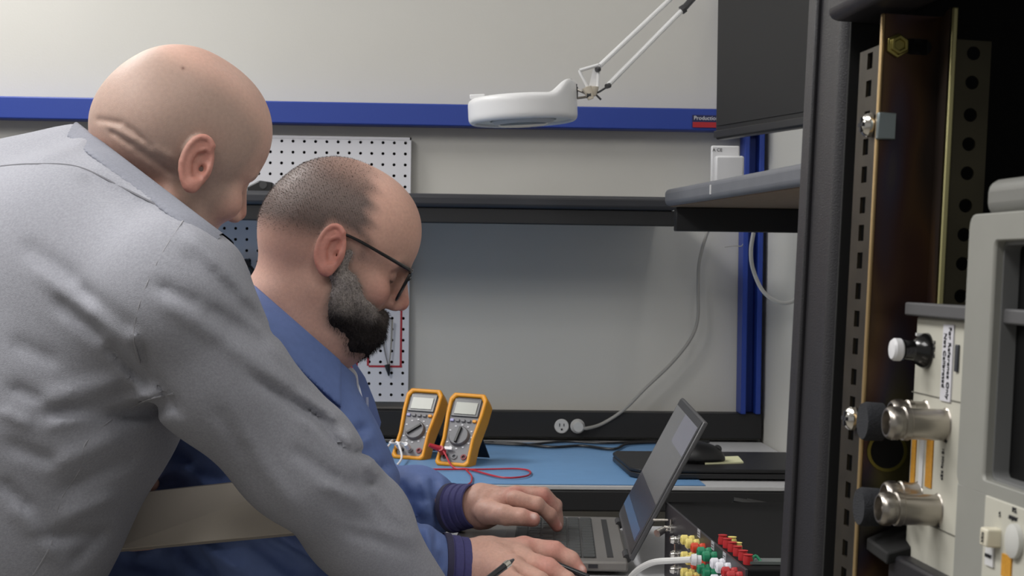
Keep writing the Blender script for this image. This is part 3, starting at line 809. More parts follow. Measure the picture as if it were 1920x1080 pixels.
for row, y0 in enumerate((1012, 1043, 1074)):
    for k_, (dx, dy, m, lab) in enumerate(((0, 0, sy, 'yellow'), (9, 7, sy, 'yellow'), (20, 15, so, 'orange'), (32, 23, sg, 'green'), (42, 31, sg, 'green'), (58, 44, sw, 'white'), (68, 52, sw, 'white'), (80, 61, sr, 'red'), (90, 69, sr, 'red'))):
        yy = y0 + dy
        if yy < 1100: post(1301 + dx, yy, m, lab)
for px, py in ((1275, 1012), (1275, 1040), (1275, 1068)):
    p = onface(px, py); p[0] = -0.0025
    MB().lathe([(0.006, 0), (0.006, 0.003), (0.004, 0.003), (0.004, 0.007), (0.0055, 0.008), (0.004, 0.012), (0.001, 0.013)], p, (-1, 0, 0), 16).build('chrome_post', chrome, pbx)
pA = onface(1275, 1020); pB = onface(1275, 1062)
MB().tube([pA + (-0.006, 0, 0), pB + (-0.006, 0, 0)], 0.0012, 6, 1).build('link_wire', chrome, pbx)
for px, py, s_ in ((1288, 1018, 1.4), (1311, 1000, 1), (1337, 1023, 1), (1359, 1044, 1)):
    p = onface(px, py)
    lb = MB().box((-0.0029, p[1], p[2]), (0.0006, 0.014 * s_, 0.009 * s_)).build('paper_label', mat('label_grey', (168, 168, 172), 0.7), pbx)
    for dz in (-0.002, 0.001):
        MB().box((-0.0033, p[1], p[2] + dz), (0.0003, 0.009, 0.0008)).build('label_print', ink, lb)
# toggle with wire bracket
p = onface(1262, 992); p[0] = -0.0025
tg = MB().lathe([(0.006, 0), (0.006, 0.004), (0.0035, 0.004), (0.0035, 0.012)], p, (-1, 0, 0.1), 16).tube([p + (-0.01, 0, 0), p + (-0.022, -0.01, -0.004)], [0.0042, 0.0050], 12, 1)
tg.build('toggle_lever', chrome, pbx)
MB().tube([p + (-0.003, 0, 0), p + (-0.003, 0, 0.012)], 0.0018, 8, 1).tube([p + (-0.022, 0.02, 0.008), p + (-0.003, 0.02, 0.008)], 0.0016, 8, 1).build('bracket', steel, pbx)
# coloured terminals on the top of the box
def ontop(px, py): q = hit(px, py, 2, bz); return np.linalg.inv(Mb)[:3, :3] @ (q - Mb[:3, 3])
for i, (px, py) in enumerate(((1348, 1020), (1357, 1027), (1366, 1034), (1376, 1042), (1386, 1050), (1395, 1058))):
    q = ontop(px, py)
    MB().lathe([(0.005, 0), (0.005, 0.005), (0.0042, 0.009), (0.0052, 0.010)], (q[0] + 0.004, q[1], BH), (0, 0, 1), 14).build('top_terminal', sr, pbx)['label'] = 'red top terminal'
for i, (px, py) in enumerate(((1366, 1022), (1376, 1033))):
    q = ontop(px, py)
    MB().lathe([(0.005, 0), (0.005, 0.005), (0.004, 0.008), (0.005, 0.009)], (q[0] + 0.004, q[1], BH), (0, 0, 1), 14).build('top_terminal', sy, pbx)['label'] = 'yellow top terminal'
q = ontop(1407, 1058)
MB().tube([q + (0, 0, .001), q + (0.006, 0.004, 0.008), q + (0.012, 0, .001)], 0.0015, 8, 5).build('green_wire', sg, pbx)
# clear plastic strip
q0 = hit(1400, 1055, 2, bz + 0.001); q1 = hit(1492, 1053, 2, bz + 0.001)
st = MB().slab([(q0[0], q0[1] - 0.008, bz + 0.0006), (q0[0] + 0.12, q0[1] - 0.010, bz + 0.0006), (q0[0] + 0.12, q0[1] + 0.012, bz + 0.0006), (q0[0], q0[1] + 0.012, bz + 0.0006)], (0, 0, 0.003)).build('plastic_strip', mat('clear_plastic', (120, 126, 124), 0.25, trans=0.3))
tag(st, 'short clear plastic strip lying on top of the black patch box', 'strip')
# white patch cable
wc = thing('patch_cable', 'white patch cable plugged into the sockets and curving down to the desk', 'cable', Mb[:3, 3])
f0 = onface(1342, 1050); f0 = Mb[:3, :3] @ f0 + Mb[:3, 3]
nn = -Mb[:3, 0]
f1 = f0 + nn * 0.0162
zp = (f1 - CAM) @ FW
e = W(1296, 1049, zp)
MB().cyl(f1, f1 + (e - f1) * 0.5, 0.0052, 0.0052, 16).cyl(f1 + (e - f1) * 0.5, e, 0.0068, 0.0058, 16).build('plug', mat('plug_white', (215, 215, 218), 0.4), wc, False)
dn = hit(1170, 1100, 2, dtop + 0.004)
MB().tube([e + (e - f1) * -0.05, W(1262, 1051, zp + .02), W(1226, 1054, zp + .05), W(1200, 1066, zp + .10), W(1183, 1082, zp + .15), W(1176, 1100, zp + .18), dn + (0, -0.03, 0), dn + (-0.1, -0.12, 0)], 0.0036, 10, 8).build('cord', mat('cable_white', (208, 208, 206), 0.5), wc, False)
# tangle of dark cables on the right behind the box, on the bench side
for i, pts in enumerate((((1375, 938), (1410, 945), (1445, 962), (1490, 985)), ((1400, 940), (1440, 948), (1470, 955), (1495, 940)), ((1420, 975), (1460, 958), (1480, 945), (1497, 950)))):
    P_ = [W(x, y, 2.10 + 0.02 * i) for x, y in pts]
    P_ += [P_[-1] + (0.1, 0.05, -0.02), (P_[-1][0] + 0.16, P_[-1][1] + 0.05, TZ + 0.006 + 0.0)]
    o = MB().tube(P_, 0.0042, 8, 8).build('bundled_cable', mat('cable_dark', (44, 44, 44), 0.5))
    tag(o, ['thick dark cable sagging towards the rack behind the patch box', 'dark cable bending upwards beside the rack post behind the patch box', 'dark cable crossing under the others beside the rack post'][i], 'cable')

# ================================================================== RACK
# rack axes: ru into the rack (to the right), rv away from the viewer
th = math.radians(-6.0)
ru = RT * math.cos(th) * 1.0 + Fh * -math.sin(th) * 1.0
ru = ru - UZ * (ru @ UZ); ru /= np.linalg.norm(ru)
rv = np.cross(UZ, ru)
og = W(1650, 500, 0.80)
TILT = 0.036                     # the rack stands slightly out of plumb
ruz = UZ * math.cos(TILT) + ru * math.sin(TILT); ru = ru * math.cos(TILT) - UZ * math.sin(TILT)
fo = W(1628, 560, 0.80) - ruz * W(1628, 560, 0.80)[2]
Mr = np.eye(4); Mr[:3, 0] = ru; Mr[:3, 1] = rv; Mr[:3, 2] = ruz; Mr[:3, 3] = fo
MrI = np.linalg.inv(Mr)
def RL(px, py, y):      # rack coordinates of the pixel on plane rack-y = y
    d_ = ray(px, py); n = Mr[:3, 1]; t_ = ((Mr[:3, 3] + n * y - CAM) @ n) / (d_ @ n)
    return (MrI @ np.append(CAM + d_ * t_, 1))[:3]
def RX(px, py, x):      # pixel on plane rack-x = x
    d_ = ray(px, py); n = Mr[:3, 0]; t_ = ((Mr[:3, 3] + n * x - CAM) @ n) / (d_ @ n)
    return (MrI @ np.append(CAM + d_ * t_, 1))[:3]
rack = thing('equipment_rack', 'black steel equipment rack with gold perforated rails at the right', 'rack', Mr)
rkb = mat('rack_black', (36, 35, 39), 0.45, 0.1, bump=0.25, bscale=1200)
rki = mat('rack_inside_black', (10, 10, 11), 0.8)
zinc = mat('zinc_gold', (140, 116, 84), 0.35, 0.8, noise=0.28, nscale=16)
# iridescent passivated zinc: hue drifts with position
nt_ = zinc.node_tree; bs = nt_.nodes['Principled BSDF']
tcn = nt_.nodes.new('ShaderNodeTexCoord'); n1 = nt_.nodes.new('ShaderNodeTexNoise'); n1.inputs['Scale'].default_value = 15; n1.inputs['Detail'].default_value = 1.5
mpn = nt_.nodes.new('ShaderNodeMapping'); mpn.inputs['Scale'].default_value = (1.6, 1, 0.55)
nt_.links.new(tcn.outputs['Object'], mpn.inputs[0]); nt_.links.new(mpn.outputs[0], n1.inputs['Vector'])
cr = nt_.nodes.new('ShaderNodeValToRGB'); el = cr.color_ramp.elements
el[0].position = 0.30; el[0].color = (*srgb((70, 66, 68)), 1); el[1].position = 0.72; el[1].color = (*srgb((96, 92, 62)), 1)
for p_, c_ in ((0.42, (72, 62, 56)), (0.49, (96, 74, 54)), (0.55, (78, 58, 54)), (0.62, (66, 60, 72))):
    e_ = el.new(p_); e_.color = (*srgb(c_), 1)
nt_.links.new(n1.outputs['Fac'], cr.inputs[0]); nt_.links.new(cr.outputs[0], bs.inputs['Base Color'])
ztopR = W(1650, -120, 0.8)[2]
# far post, face towards the viewer at y=0.05, front face turned left
yl = 0.05
x0 = RL(1560, 500, yl)[0]; x1 = RL(1640, 500, yl)[0]
dpt = 0.062
MB().box(((x0 + x1) / 2, yl + dpt / 2, 0.85), (x1 - x0, dpt, 1.66)).build('post', rkb, rack, bevel=0.009, seg=5)
MB().box((x0 + 0.021, yl - 0.0006, 0.84), (x1 - x0 + 0.012, 0.002, 1.62)).build('post_shade_sheet', rki, rack, bevel=0.0004)  # black sheet standing in for shade on the face towards the viewer
# slim lip with a groove on the far edge of the post
MB().box((x0 - 0.001, yl + dpt - 0.010, 0.85), (0.004, 0.016, 1.66)).build('post_lip', rkb, rack, bevel=0.0015)
# inner black wall between post and rail, ceiling, back
hz = RL(1600, 46, yl)[2]
top_in = RL(1700, 30, 0.0)[2]
WR = 0.62
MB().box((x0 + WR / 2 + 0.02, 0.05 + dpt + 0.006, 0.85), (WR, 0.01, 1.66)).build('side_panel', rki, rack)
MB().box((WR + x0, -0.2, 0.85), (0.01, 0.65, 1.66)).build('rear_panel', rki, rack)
# front header running towards the viewer at the top, and roof
MB().box((x0 + 0.006, -0.215, hz + 0.04), (0.034, 0.528, 0.08)).build('header', rkb, rack, bevel=0.006, seg=4)
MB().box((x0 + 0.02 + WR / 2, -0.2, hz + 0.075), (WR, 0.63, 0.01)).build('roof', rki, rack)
MB().box((x0 + WR / 2, -0.2, 0.03), (WR, 0.65, 0.05)).build('plinth', rkb, rack, bevel=0.004)
for (sx) in (x0 + 0.02, x0 + WR - 0.02):
    MB().box((sx, -0.49, 0.85), (0.04, 0.04, 1.66)).build('post', rkb, rack, bevel=0.006) if sx > 0.2 else None
# rail: flange (faces left), web (faces the viewer), ridge, second perforated strip
def perforated(org, ax, wdt, z0, z1, nrm, hole_r, t, xs, m, name, square=False, K=16):
    """strip along z with a column of holes; org at lower edge centre, ax = width direction"""
    mb_ = MB(); ax = np.array(ax, float); nrm = np.array(nrm, float)
    zs = []; z = z0; pat = (0.015875, 0.015875, 0.0127); i = 0
    while z + pat[i % 3] < z1:
        zs.append((z, z + pat[i % 3])); z += pat[i % 3]; i += 1
    V = []; Fc = []
    for (a_, b_) in zs:
        zc_ = (a_ + b_) / 2; hz_ = (b_ - a_) / 2; b0_ = len(V)
        for lay in (0, 1):
            for k in range(K):
                a = 2 * math.pi * k / K; c_, s_ = math.cos(a), math.sin(a); mm = max(abs(c_), abs(s_))
                V.append(np.array(org) + ax * (c_ / mm * wdt / 2) + UZ * (zc_ + s_ / mm * hz_) + nrm * t * lay)
            for k in range(K):
                a = 2 * math.pi * k / K; c_, s_ = math.cos(a), math.sin(a); mm = max(abs(c_), abs(s_)) if square else 1
                V.append(np.array(org) + ax * (c_ / mm * hole_r + xs) + UZ * (zc_ + s_ / mm * hole_r) + nrm * t * lay)
        for k in range(K):
            l = (k + 1) % K
            o_, i_, o2, i2 = b0_, b0_ + K, b0_ + 2 * K, b0_ + 3 * K
            Fc += [(o_ + k, o_ + l, i_ + l, i_ + k), (o2 + k, i2 + k, i2 + l, o2 + l), (i_ + k, i_ + l, i2 + l, i2 + k)]
            if abs(math.cos(2 * math.pi * (k + .5) / K)) > 0.72: Fc.append((o_ + k, o2 + k, o2 + l, o_ + l))
    return mb_.add(V, Fc).build(name, m, rack, smooth=False)
za, zb_ = 0.06, hz - 0.002
perforated((0.0, 0.0165, 0), (0, 1, 0), 0.033, za, zb_, (0.0015, 0, 0), 0.0042, 1.0, 0.0, mat('zinc_dull', (66, 60, 50), 0.45, 0.7, noise=0.2, nscale=60), 'rail_flange', True)
wx = RL(1741, 500, 0.0)[0]
MB().box((wx / 2, 0.0, (za + zb_) / 2), (wx, 0.0016, zb_ - za)).build('rail_web', zinc, rack)
MB().box((0.0002, -0.0003, (za + zb_) / 2), (0.0022, 0.0026, zb_ - za)).build('rail_edge', mat('zinc_bright', (176, 150, 108), 0.3, 0.7), rack, bevel=0.0008)
ys2 = -0.03
x2 = RL(1772, 500, ys2)[0]; x3 = RL(1848, 300, ys2)[0]
# ridge joins the web to the strip
MB().slab([(wx, 0.0, za), (wx, 0.0, zb_), (x2 - 0.004, ys2, zb_), (x2 - 0.004, ys2, za)], (0.0012, 0.0008, 0)).build('rail_bend', zinc, rack)
MB().box((x2 - 0.0015, ys2, (za + zb_) / 2), (0.0030, 0.002, zb_ - za)).build('rail_ridge', mat('zinc_yellow', (178, 172, 124), 0.3, 0.7), rack, bevel=0.0007)
h1 = RL(1815, 300, ys2)
perforated(((x2 + x3) / 2, ys2, 0), (1, 0, 0), x3 - x2, za, zb_, (0, 0.0015, 0), 0.0034, 1.0, h1[0] - (x2 + x3) / 2, mat('zinc_olive', (66, 62, 48), 0.4, 0.7, noise=0.1), 'perforated_strip', K=24)
# slots and bolt on the web
def screw(px, py, x, r, name, m, head=0.004):
    p = RX(px, py, x)
    o = MB().lathe([(r, 0), (r, head * 0.4), (r * 0.75, head * 0.8), (r * 0.3, head)], p, (-1, 0, 0), 20).build(name, m, rack)
    MB().box(p + (-head, 0, 0), (0.001, r * 0.3, r * 1.2)).box(p + (-head, 0, 0), (0.001, r * 1.2, r * 0.3)).build('slot', ink, o)
screw(1632, 235, -0.001, 0.0062, 'rack_screw', chrome, 0.005)
screw(1601, 785, -0.001, 0.0062, 'rack_screw', chrome, 0.005)
p = RL(1660, 237, -0.002)
MB().box((p[0], -0.003, p[2]), (0.0095, 0.004, 0.0135)).build('cage_nut', mat('nut_grey', (140, 150, 152), 0.35, 0.7), rack, bevel=0.0006)
p = RL(1682, 86, -0.001)
bl = MB().lathe([(0.0062, 0), (0.0062, 0.002), (0.0048, 0.0022), (0.0048, 0.005), (0.003, 0.005), (0.003, 0.003)], (p[0], -0.001, p[2]), (0, -1, 0), 6).build('hex_bolt', mat('brass_bolt', (150, 140, 80), 0.3, 0.9), rack, bevel=0.0003)
p = RL(1722, 88, -0.001)
MB().cyl((p[0] - 0.004, -0.0012, p[2]), (p[0] - 0.004, -0.0008, p[2]), 0.004).cyl((p[0] + 0.003, -0.0012, p[2]), (p[0] + 0.003, -0.0008, p[2]), 0.004).box((p[0], -0.001, p[2]), (0.009, 0.0004, 0.008)).build('web_slot', rki, rack)
p = RL(1663, 846, -0.001)
MB().lathe([(0.0088, 0), (0.0088, 0.0003)], (p[0], -0.001, p[2]), (0, -1, 0), 28).build('web_hole', rki, rack)
MB().lathe([(0.0104, 0), (0.0104, 0.0006), (0.0088, 0.0006), (0.0088, 0)], (p[0], -0.001, p[2]), (0, -1, 0), 28, False).build('hole_rim', mat('zinc_olive_rim', (128, 122, 60), 0.4, 0.7), rack)
# shelf bracket under the instrument
pz = RL(1640, 1020, -0.01)[2]
MB().box((0.16, -0.12, pz - 0.012), (0.30, 0.20, 0.020)).build('instrument_shelf', rkb, rack, bevel=0.002)
MB().slab([(0.004, -0.004, pz + 0.002), (0.03, -0.004, pz + 0.014), (0.03, -0.03, pz + 0.006), (0.006, -0.03, pz - 0.001)], (0, 0, -0.006)).build('bracket', rki, rack, bevel=0.001)
# ================================================================== INSTRUMENT IN THE RACK
cream = mat('instrument_cream', (190, 188, 176), 0.5, noise=0.02, nscale=60)
igrey = mat('instrument_grey', (142, 142, 136), 0.5, noise=0.02, nscale=60)
idark = mat('instrument_dark_grey', (84, 84, 86), 0.5)
Mi = Mr.copy()
ins = thing('test_instrument', 'cream and grey test instrument in the rack with steel coaxial connectors', 'instrument', Mi)
xp = RL(1706, 800, -0.02)[0]
zT = RX(1716, 592, xp)[2]; zB = RX(1692, 1018, xp)[2]
yF = RX(1708, 800, xp)[1]; yN = -0.34
def PX(px, py): return RX(px, py, xp)
MB().box((xp + 0.02, (yF - 0.095) / 2, (zT + zB) / 2 - 0.02), (0.04, yF + 0.095, zT - zB + 0.04)).build('front_plate', cream, ins, bevel=0.0015)
MB().box((xp + 0.155, (yF + yN) / 2, (zT + zB) / 2 - 0.02), (0.22, yF - yN, zT - zB + 0.04)).build('chassis', cream, ins, bevel=0.0015)
MB().box((xp + 0.118, (yF + yN) / 2 + 0.002, zT + 0.0033), (0.246, yF - yN + 0.004, 0.0066)).build('top_trim', idark, ins, bevel=0.001)
p = PX(1719, 578)
# seams
for py in (742, 985):
    p = PX(1745, py); MB().box((xp - 0.0001, (yF - 0.085) / 2 - 0.005, p[2]), (0.0004, 0.075, 0.0006)).build('seam', mat('seam_grey', (110, 108, 100), 0.7), ins)
p = PX(1744, 828)
for px, m_ in ((1716, (196, 140, 40)), (1746, (190, 134, 38))):
    a = PX(px, 822); b = PX(px - 2, 915)
    MB().box((xp - 0.0003, a[1], (a[2] + b[2]) / 2), (0.0006, 0.0055 if px < 1730 else 0.008, a[2] - b[2])).build('orange_label', mat('orange_label%d' % px, m_, 0.7, noise=0.12, nscale=700), ins)
a = PX(1731, 822); b = PX(1729, 915)
vl = MB().box((xp - 0.0003, a[1], (a[2] + b[2]) / 2), (0.0006, 0.005, a[2] - b[2])).build('white_label', mat('paper_white', (205, 205, 206), 0.7), ins)
# turned labels: text runs downwards
def TV(p):      # text x-axis -> down, y-axis -> towards far (+y of rack): reads from the left side
    M = np.eye(4); R = Mr[:3, :3]
    M[:3, 0] = -R[:, 2]; M[:3, 2] = -R[:, 0]; M[:3, 1] = np.cross(M[:3, 2], M[:3, 0]); M[:3, 3] = R @ np.array(p) + Mr[:3, 3]; return M
a = PX(1776, 608); b = PX(1772, 752); yc = PX(1778, 680)[1]
lab = MB().box((xp - 0.0004, yc, (a[2] + b[2]) / 2), (0.0008, 0.0125, a[2] - b[2])).build('white_sticker', mat('sticker_white', (204, 203, 210), 0.7), ins)
text('For Reference Only', 0.0042, 'sticker_lettering', ink, TV((xp - 0.001, yc - 0.0028, (a[2] + b[2]) / 2)), lab)
text('Not Calibrated', 0.0042, 'sticker_lettering', ink, TV((xp - 0.001, yc + 0.0028, (a[2] + b[2]) / 2 + 0.001)), lab)
text('INPUT', 0.003, 'panel_lettering', ink, TV((xp - 0.0004, PX(1752, 655)[1], PX(1752, 655)[2])), ins)
text('OUTPUT  50', 0.0028, 'panel_lettering', ink, TV((xp - 0.0004, PX(1776, 800)[1], PX(1776, 800)[2])), ins)
text('10 MHz REF', 0.003, 'panel_lettering', ink, TV((xp - 0.0004, PX(1768, 870)[1], PX(1768, 870)[2])), ins)
text('RF IN', 0.003, 'panel_lettering', ink, TV((xp - 0.0004, PX(1762, 975)[1], PX(1762, 975)[2])), ins)
q_ = PX(1798, 672)
MB().box((xp - 0.0006, q_[1] + 0.001, q_[2]), (0.0012, 0.0035, 0.0125)).build('badge', mat('badge_dark', (52, 54, 62), 0.5), ins, bevel=0.0004)
# knob
kp = PX(1738, 658)
MB().lathe([(0.0088, 0), (0.0086, 0.002), (0.0062, 0.006), (0.0050, 0.007), (0.0050, 0.012)], kp, (-1, 0, 0), 28).build('knob', mat('knob_black', (14, 14, 15), 0.22, coat=0.4), ins)
MB().lathe([(0.0044, 0), (0.0055, 0.001), (0.0055, 0.004), (0.0046, 0.0052), (0.002, 0.0056)], kp + (-0.0125, 0, 0), (-1, 0, 0), 24).build('knob_button', mat('button_white', (225, 225, 228), 0.35), ins)
MB().box(kp + (-0.004, 0.001, 0.0078), (0.003, 0.0012, 0.0014)).build('knob_mark', white, ins)
# connectors
def connector(p, L=0.0285, k=0.92):
    o = MB().lathe([(r_ * k, z_) for r_, z_ in [(0.0088, 0), (0.0080, 0.0005), (0.0080, L - 0.011), (0.0086, L - 0.0105), (0.0086, L - 0.008), (0.0078, L - 0.0075), (0.0078, L - 0.006), (0.0086, L - 0.0055), (0.0086, L - 0.0025), (0.0080, L - 0.001), (0.0070, L), (0.0062, L), (0.0060, L - 0.006), (0.0022, L - 0.006), (0.0016, L - 0.002), (0.0002, L - 0.0015)]], p, (-1, 0, 0), 36, False).build('coaxial_connector', steel, ins)
    MB().lathe([(0.0060, 0), (0.0060, 0.0003)], p + (-(L - 0.0063), 0, 0), (-1, 0, 0), 24).build('insulator', mat('ptfe', (150, 148, 142), 0.5), o)
    return o
connector(PX(1772, 797)); connector(PX(1757, 957))
c_ = PX(1738, 772); connector(c_ + (0, 0.003, -0.0025), 0.017, 0.9); c_ = PX(1725, 925); connector(c_ + (0, 0.003, -0.0025), 0.017, 0.9)
# rubber faced thumb screws
for px, py in ((1624, 790), (1617, 950)):
    d_ = RL(px, py, -0.012)
    MB().cyl(d_ + (0.006, 0, 0), (xp + 0.001, d_[1], d_[2]), 0.007, n=20).lathe([(0.0095, 0.008), (0.0098, 0.0), (0.009, -0.002)], d_, (1, 0, 0), 26).build('thumb_screw', mat('rubber_black', (34, 36, 42), 0.85, noise=0.3, nscale=900, bump=0.8, bscale=1500), ins)
# display housing
xf = xp - 0.010
O1 = RX(1817, 402, xf)
zb1 = RX(1785, 1078, xf)[2]
yo = (O1[1] + RX(1783, 1060, xf)[1]) / 2
Ii = RX(1864, 452, xf); Ib = RX(1840, 898, xf)
yi = (Ii[1] + Ib[1]) / 2 - 0.001
xs = RL(1897, 700, yi)[0]
zi1, zi0 = Ii[2], Ib[2]
yn2 = yN + 0.02; rr = 0.006
def rpoly(x, y0, y1, z0, z1, r, n=5):
    out = []
    for cy, cz, a0_ in ((y1 - r, z1 - r, 0), (y0 + r, z1 - r, 90), (y0 + r, z0 + r, 180), (y1 - r, z0 + r, 270)):
        for k in range(n):
            a = math.radians(a0_ + 90 * k / (n - 1)); out.append((x, cy + r * math.cos(a), cz + r * math.sin(a)))
    return out
zlow = zi0 - 0.10
MB().ring(rpoly(xf, yn2, yo, zi0 - 0.006, O1[2], 0.006), rpoly(xf, yn2 + 0.012, yi, zi0, zi1, 0.003), (0.03, 0, 0)).build('display_housing', igrey, ins, bevel=0.0012)
MB().ring(rpoly(xf + 0.004, yn2 + 0.010, yi + 0.003, zi0 - 0.003, zi1 + 0.003, 0.003), rpoly(xf + 0.004, yn2 + 0.013, yi - 0.0012, zi0 + 0.0015, zi1 - 0.0015, 0.003), (xs - xf, 0, 0)).build('recess_wall', mat('recess_grey', (112, 113, 113), 0.5), ins)
MB().box((xs + 0.002, (yn2 + yi) / 2, (zi0 + zi1) / 2), (0.003, yi - yn2, zi1 - zi0)).build('display_glass', mat('crt_black', (8, 8, 9), 0.55, spec=0.2), ins)
MB().box((xf + 0.015, (yo + yn2) / 2, (zi0 + zlow) / 2 - 0.003), (0.03, yo - yn2, zi0 - zlow)).build('lower_housing', igrey, ins, bevel=0.003)
# control panel under the display
e0 = RX(1842, 925, xf); 
MB().box((xf - 0.0003, (e0[1] + yn2) / 2, (e0[2] + zlow) / 2), (0.0012, e0[1] - yn2 - 0.01, e0[2] - zlow)).build('control_panel', cream, ins, bevel=0.0005)
b_ = RX(1874, 1008, xf)
bt = MB().box((xf - 0.0035, b_[1], b_[2]), (0.007, 0.0075, 0.0075)).build('push_button', mat('button_cream', (214, 208, 188), 0.45), ins, bevel=0.0008)
text('MKR', 0.0022, 'button_lettering', ink, TX((0, 0, 0)) * 0 + TV((xf - 0.0075, b_[1], b_[2])), bt)
b2 = RX(1862, 1043, xf)
lb2 = MB().box((xf - 0.0012, b2[1], b2[2]), (0.0012, 0.008, 0.008)).build('white_label', mat('paper_white', (205, 205, 206), 0.7), ins)
def TH(p):   # upright text on a face that looks left; x runs towards the viewer
    M = np.eye(4); R = Mr[:3, :3]
    M[:3, 0] = -R[:, 1]; M[:3, 1] = R[:, 2]; M[:3, 2] = -R[:, 0]; M[:3, 3] = R @ np.array(p) + Mr[:3, 3]; return M
text('INPUT', 0.0022, 'label_lettering', ink, TH((xf - 0.0022, b2[1], b2[2])), lb2)
for px, py, s_, tx in ((1875, 965, 0.003, '5'), (1903, 957, 0.003, 'P.S.'), (1900, 972, 0.0024, 'ADJUST')):
    c_ = RX(px, py, xf - 0.001); text(tx, s_, 'panel_lettering', ink, TH((xf - 0.0012, c_[1], c_[2])), ins)
o_ = RX(1893, 1062, xf)
MB().box((xf - 0.0012, o_[1], o_[2]), (0.0008, 0.009, 0.009)).build('orange_label', mat('orange_label1716', (196, 140, 40), 0.7), ins)
o_ = RX(1910, 1015, xf)
MB().lathe([(0.007, 0), (0.0068, 0.002), (0.004, 0.003)], (xf - 0.001, o_[1], o_[2]), (-1, 0, 0), 24).build('blank_plug', mat('plug_cream', (196, 196, 192), 0.45), ins)
# carrying handle boss on top
h0 = RX(1846, 340, xf + 0.004); h1 = RX(1850, 402, xf + 0.004)
MB().box((xf + 0.024, (h0[1] + yn2) / 2, (h0[2] + h1[2]) / 2), (0.040, h0[1] - yn2, h0[2] - h1[2] + 0.002)).build('top_handle', mat('handle_grey', (118, 118, 114), 0.5), ins, bevel=0.006, seg=4)
# ================================================================== PEOPLE
def pg_(P):
    d = P - CAM.astype(np.float32)
    z = d @ FW.astype(np.float32)
    return 960 + FPX * (d @ RT.astype(np.float32)) / z, 540 - FPX * (d @ UP.astype(np.float32)) / z
def foldf(P, folds):
    """creases: (x0, y0, x1, y1, width px, amount m); amount > 0 is a ridge"""
    u, v = pg_(P); o = np.zeros_like(u)
    for x0, y0, x1, y1, w_, a_ in folds:
        dx, dy = x1 - x0, y1 - y0; L2 = dx * dx + dy * dy
        t = np.clip(((u - x0) * dx + (v - y0) * dy) / L2, 0, 1)
        d2 = (u - x0 - t * dx) ** 2 + (v - y0 - t * dy) ** 2
        taper = np.clip(np.minimum(t, 1 - t) * 5 + 0.25, 0, 1)
        o += a_ * taper * np.exp(-d2 / (w_ * w_))
    return 0.010 * np.tanh(o / 0.010)
def chain(P, pts, k=0.03):
    """pts: (px, py, Z, radius)"""
    d = None
    for i in range(len(pts) - 1):
        a, b = pts[i], pts[i + 1]
        e = sd_caps(P, W(*a[:3]), W(*b[:3]), a[3], b[3])
        d = e if d is None else smin(d, e, k)
    return d
def march(fn, px, py, z0=1.2, z1=2.6, step=0.004):
    zs = np.arange(z0, z1, step)
    P = CAM + ray(px, py)[None] * zs[:, None]
    D = fn(P.astype(np.float32))
    i = np.argmax(D < 0)
    return P[i] if (D < 0).any() else None
def halfplane(P, x0, y0, x1, y1):
    """signed distance in px to an image line, positive on its upper right"""
    u, v = pg_(P); dx, dy = x1 - x0, y1 - y0; L = math.hypot(dx, dy)
    return ((u - x0) * dy - (v - y0) * dx) / L

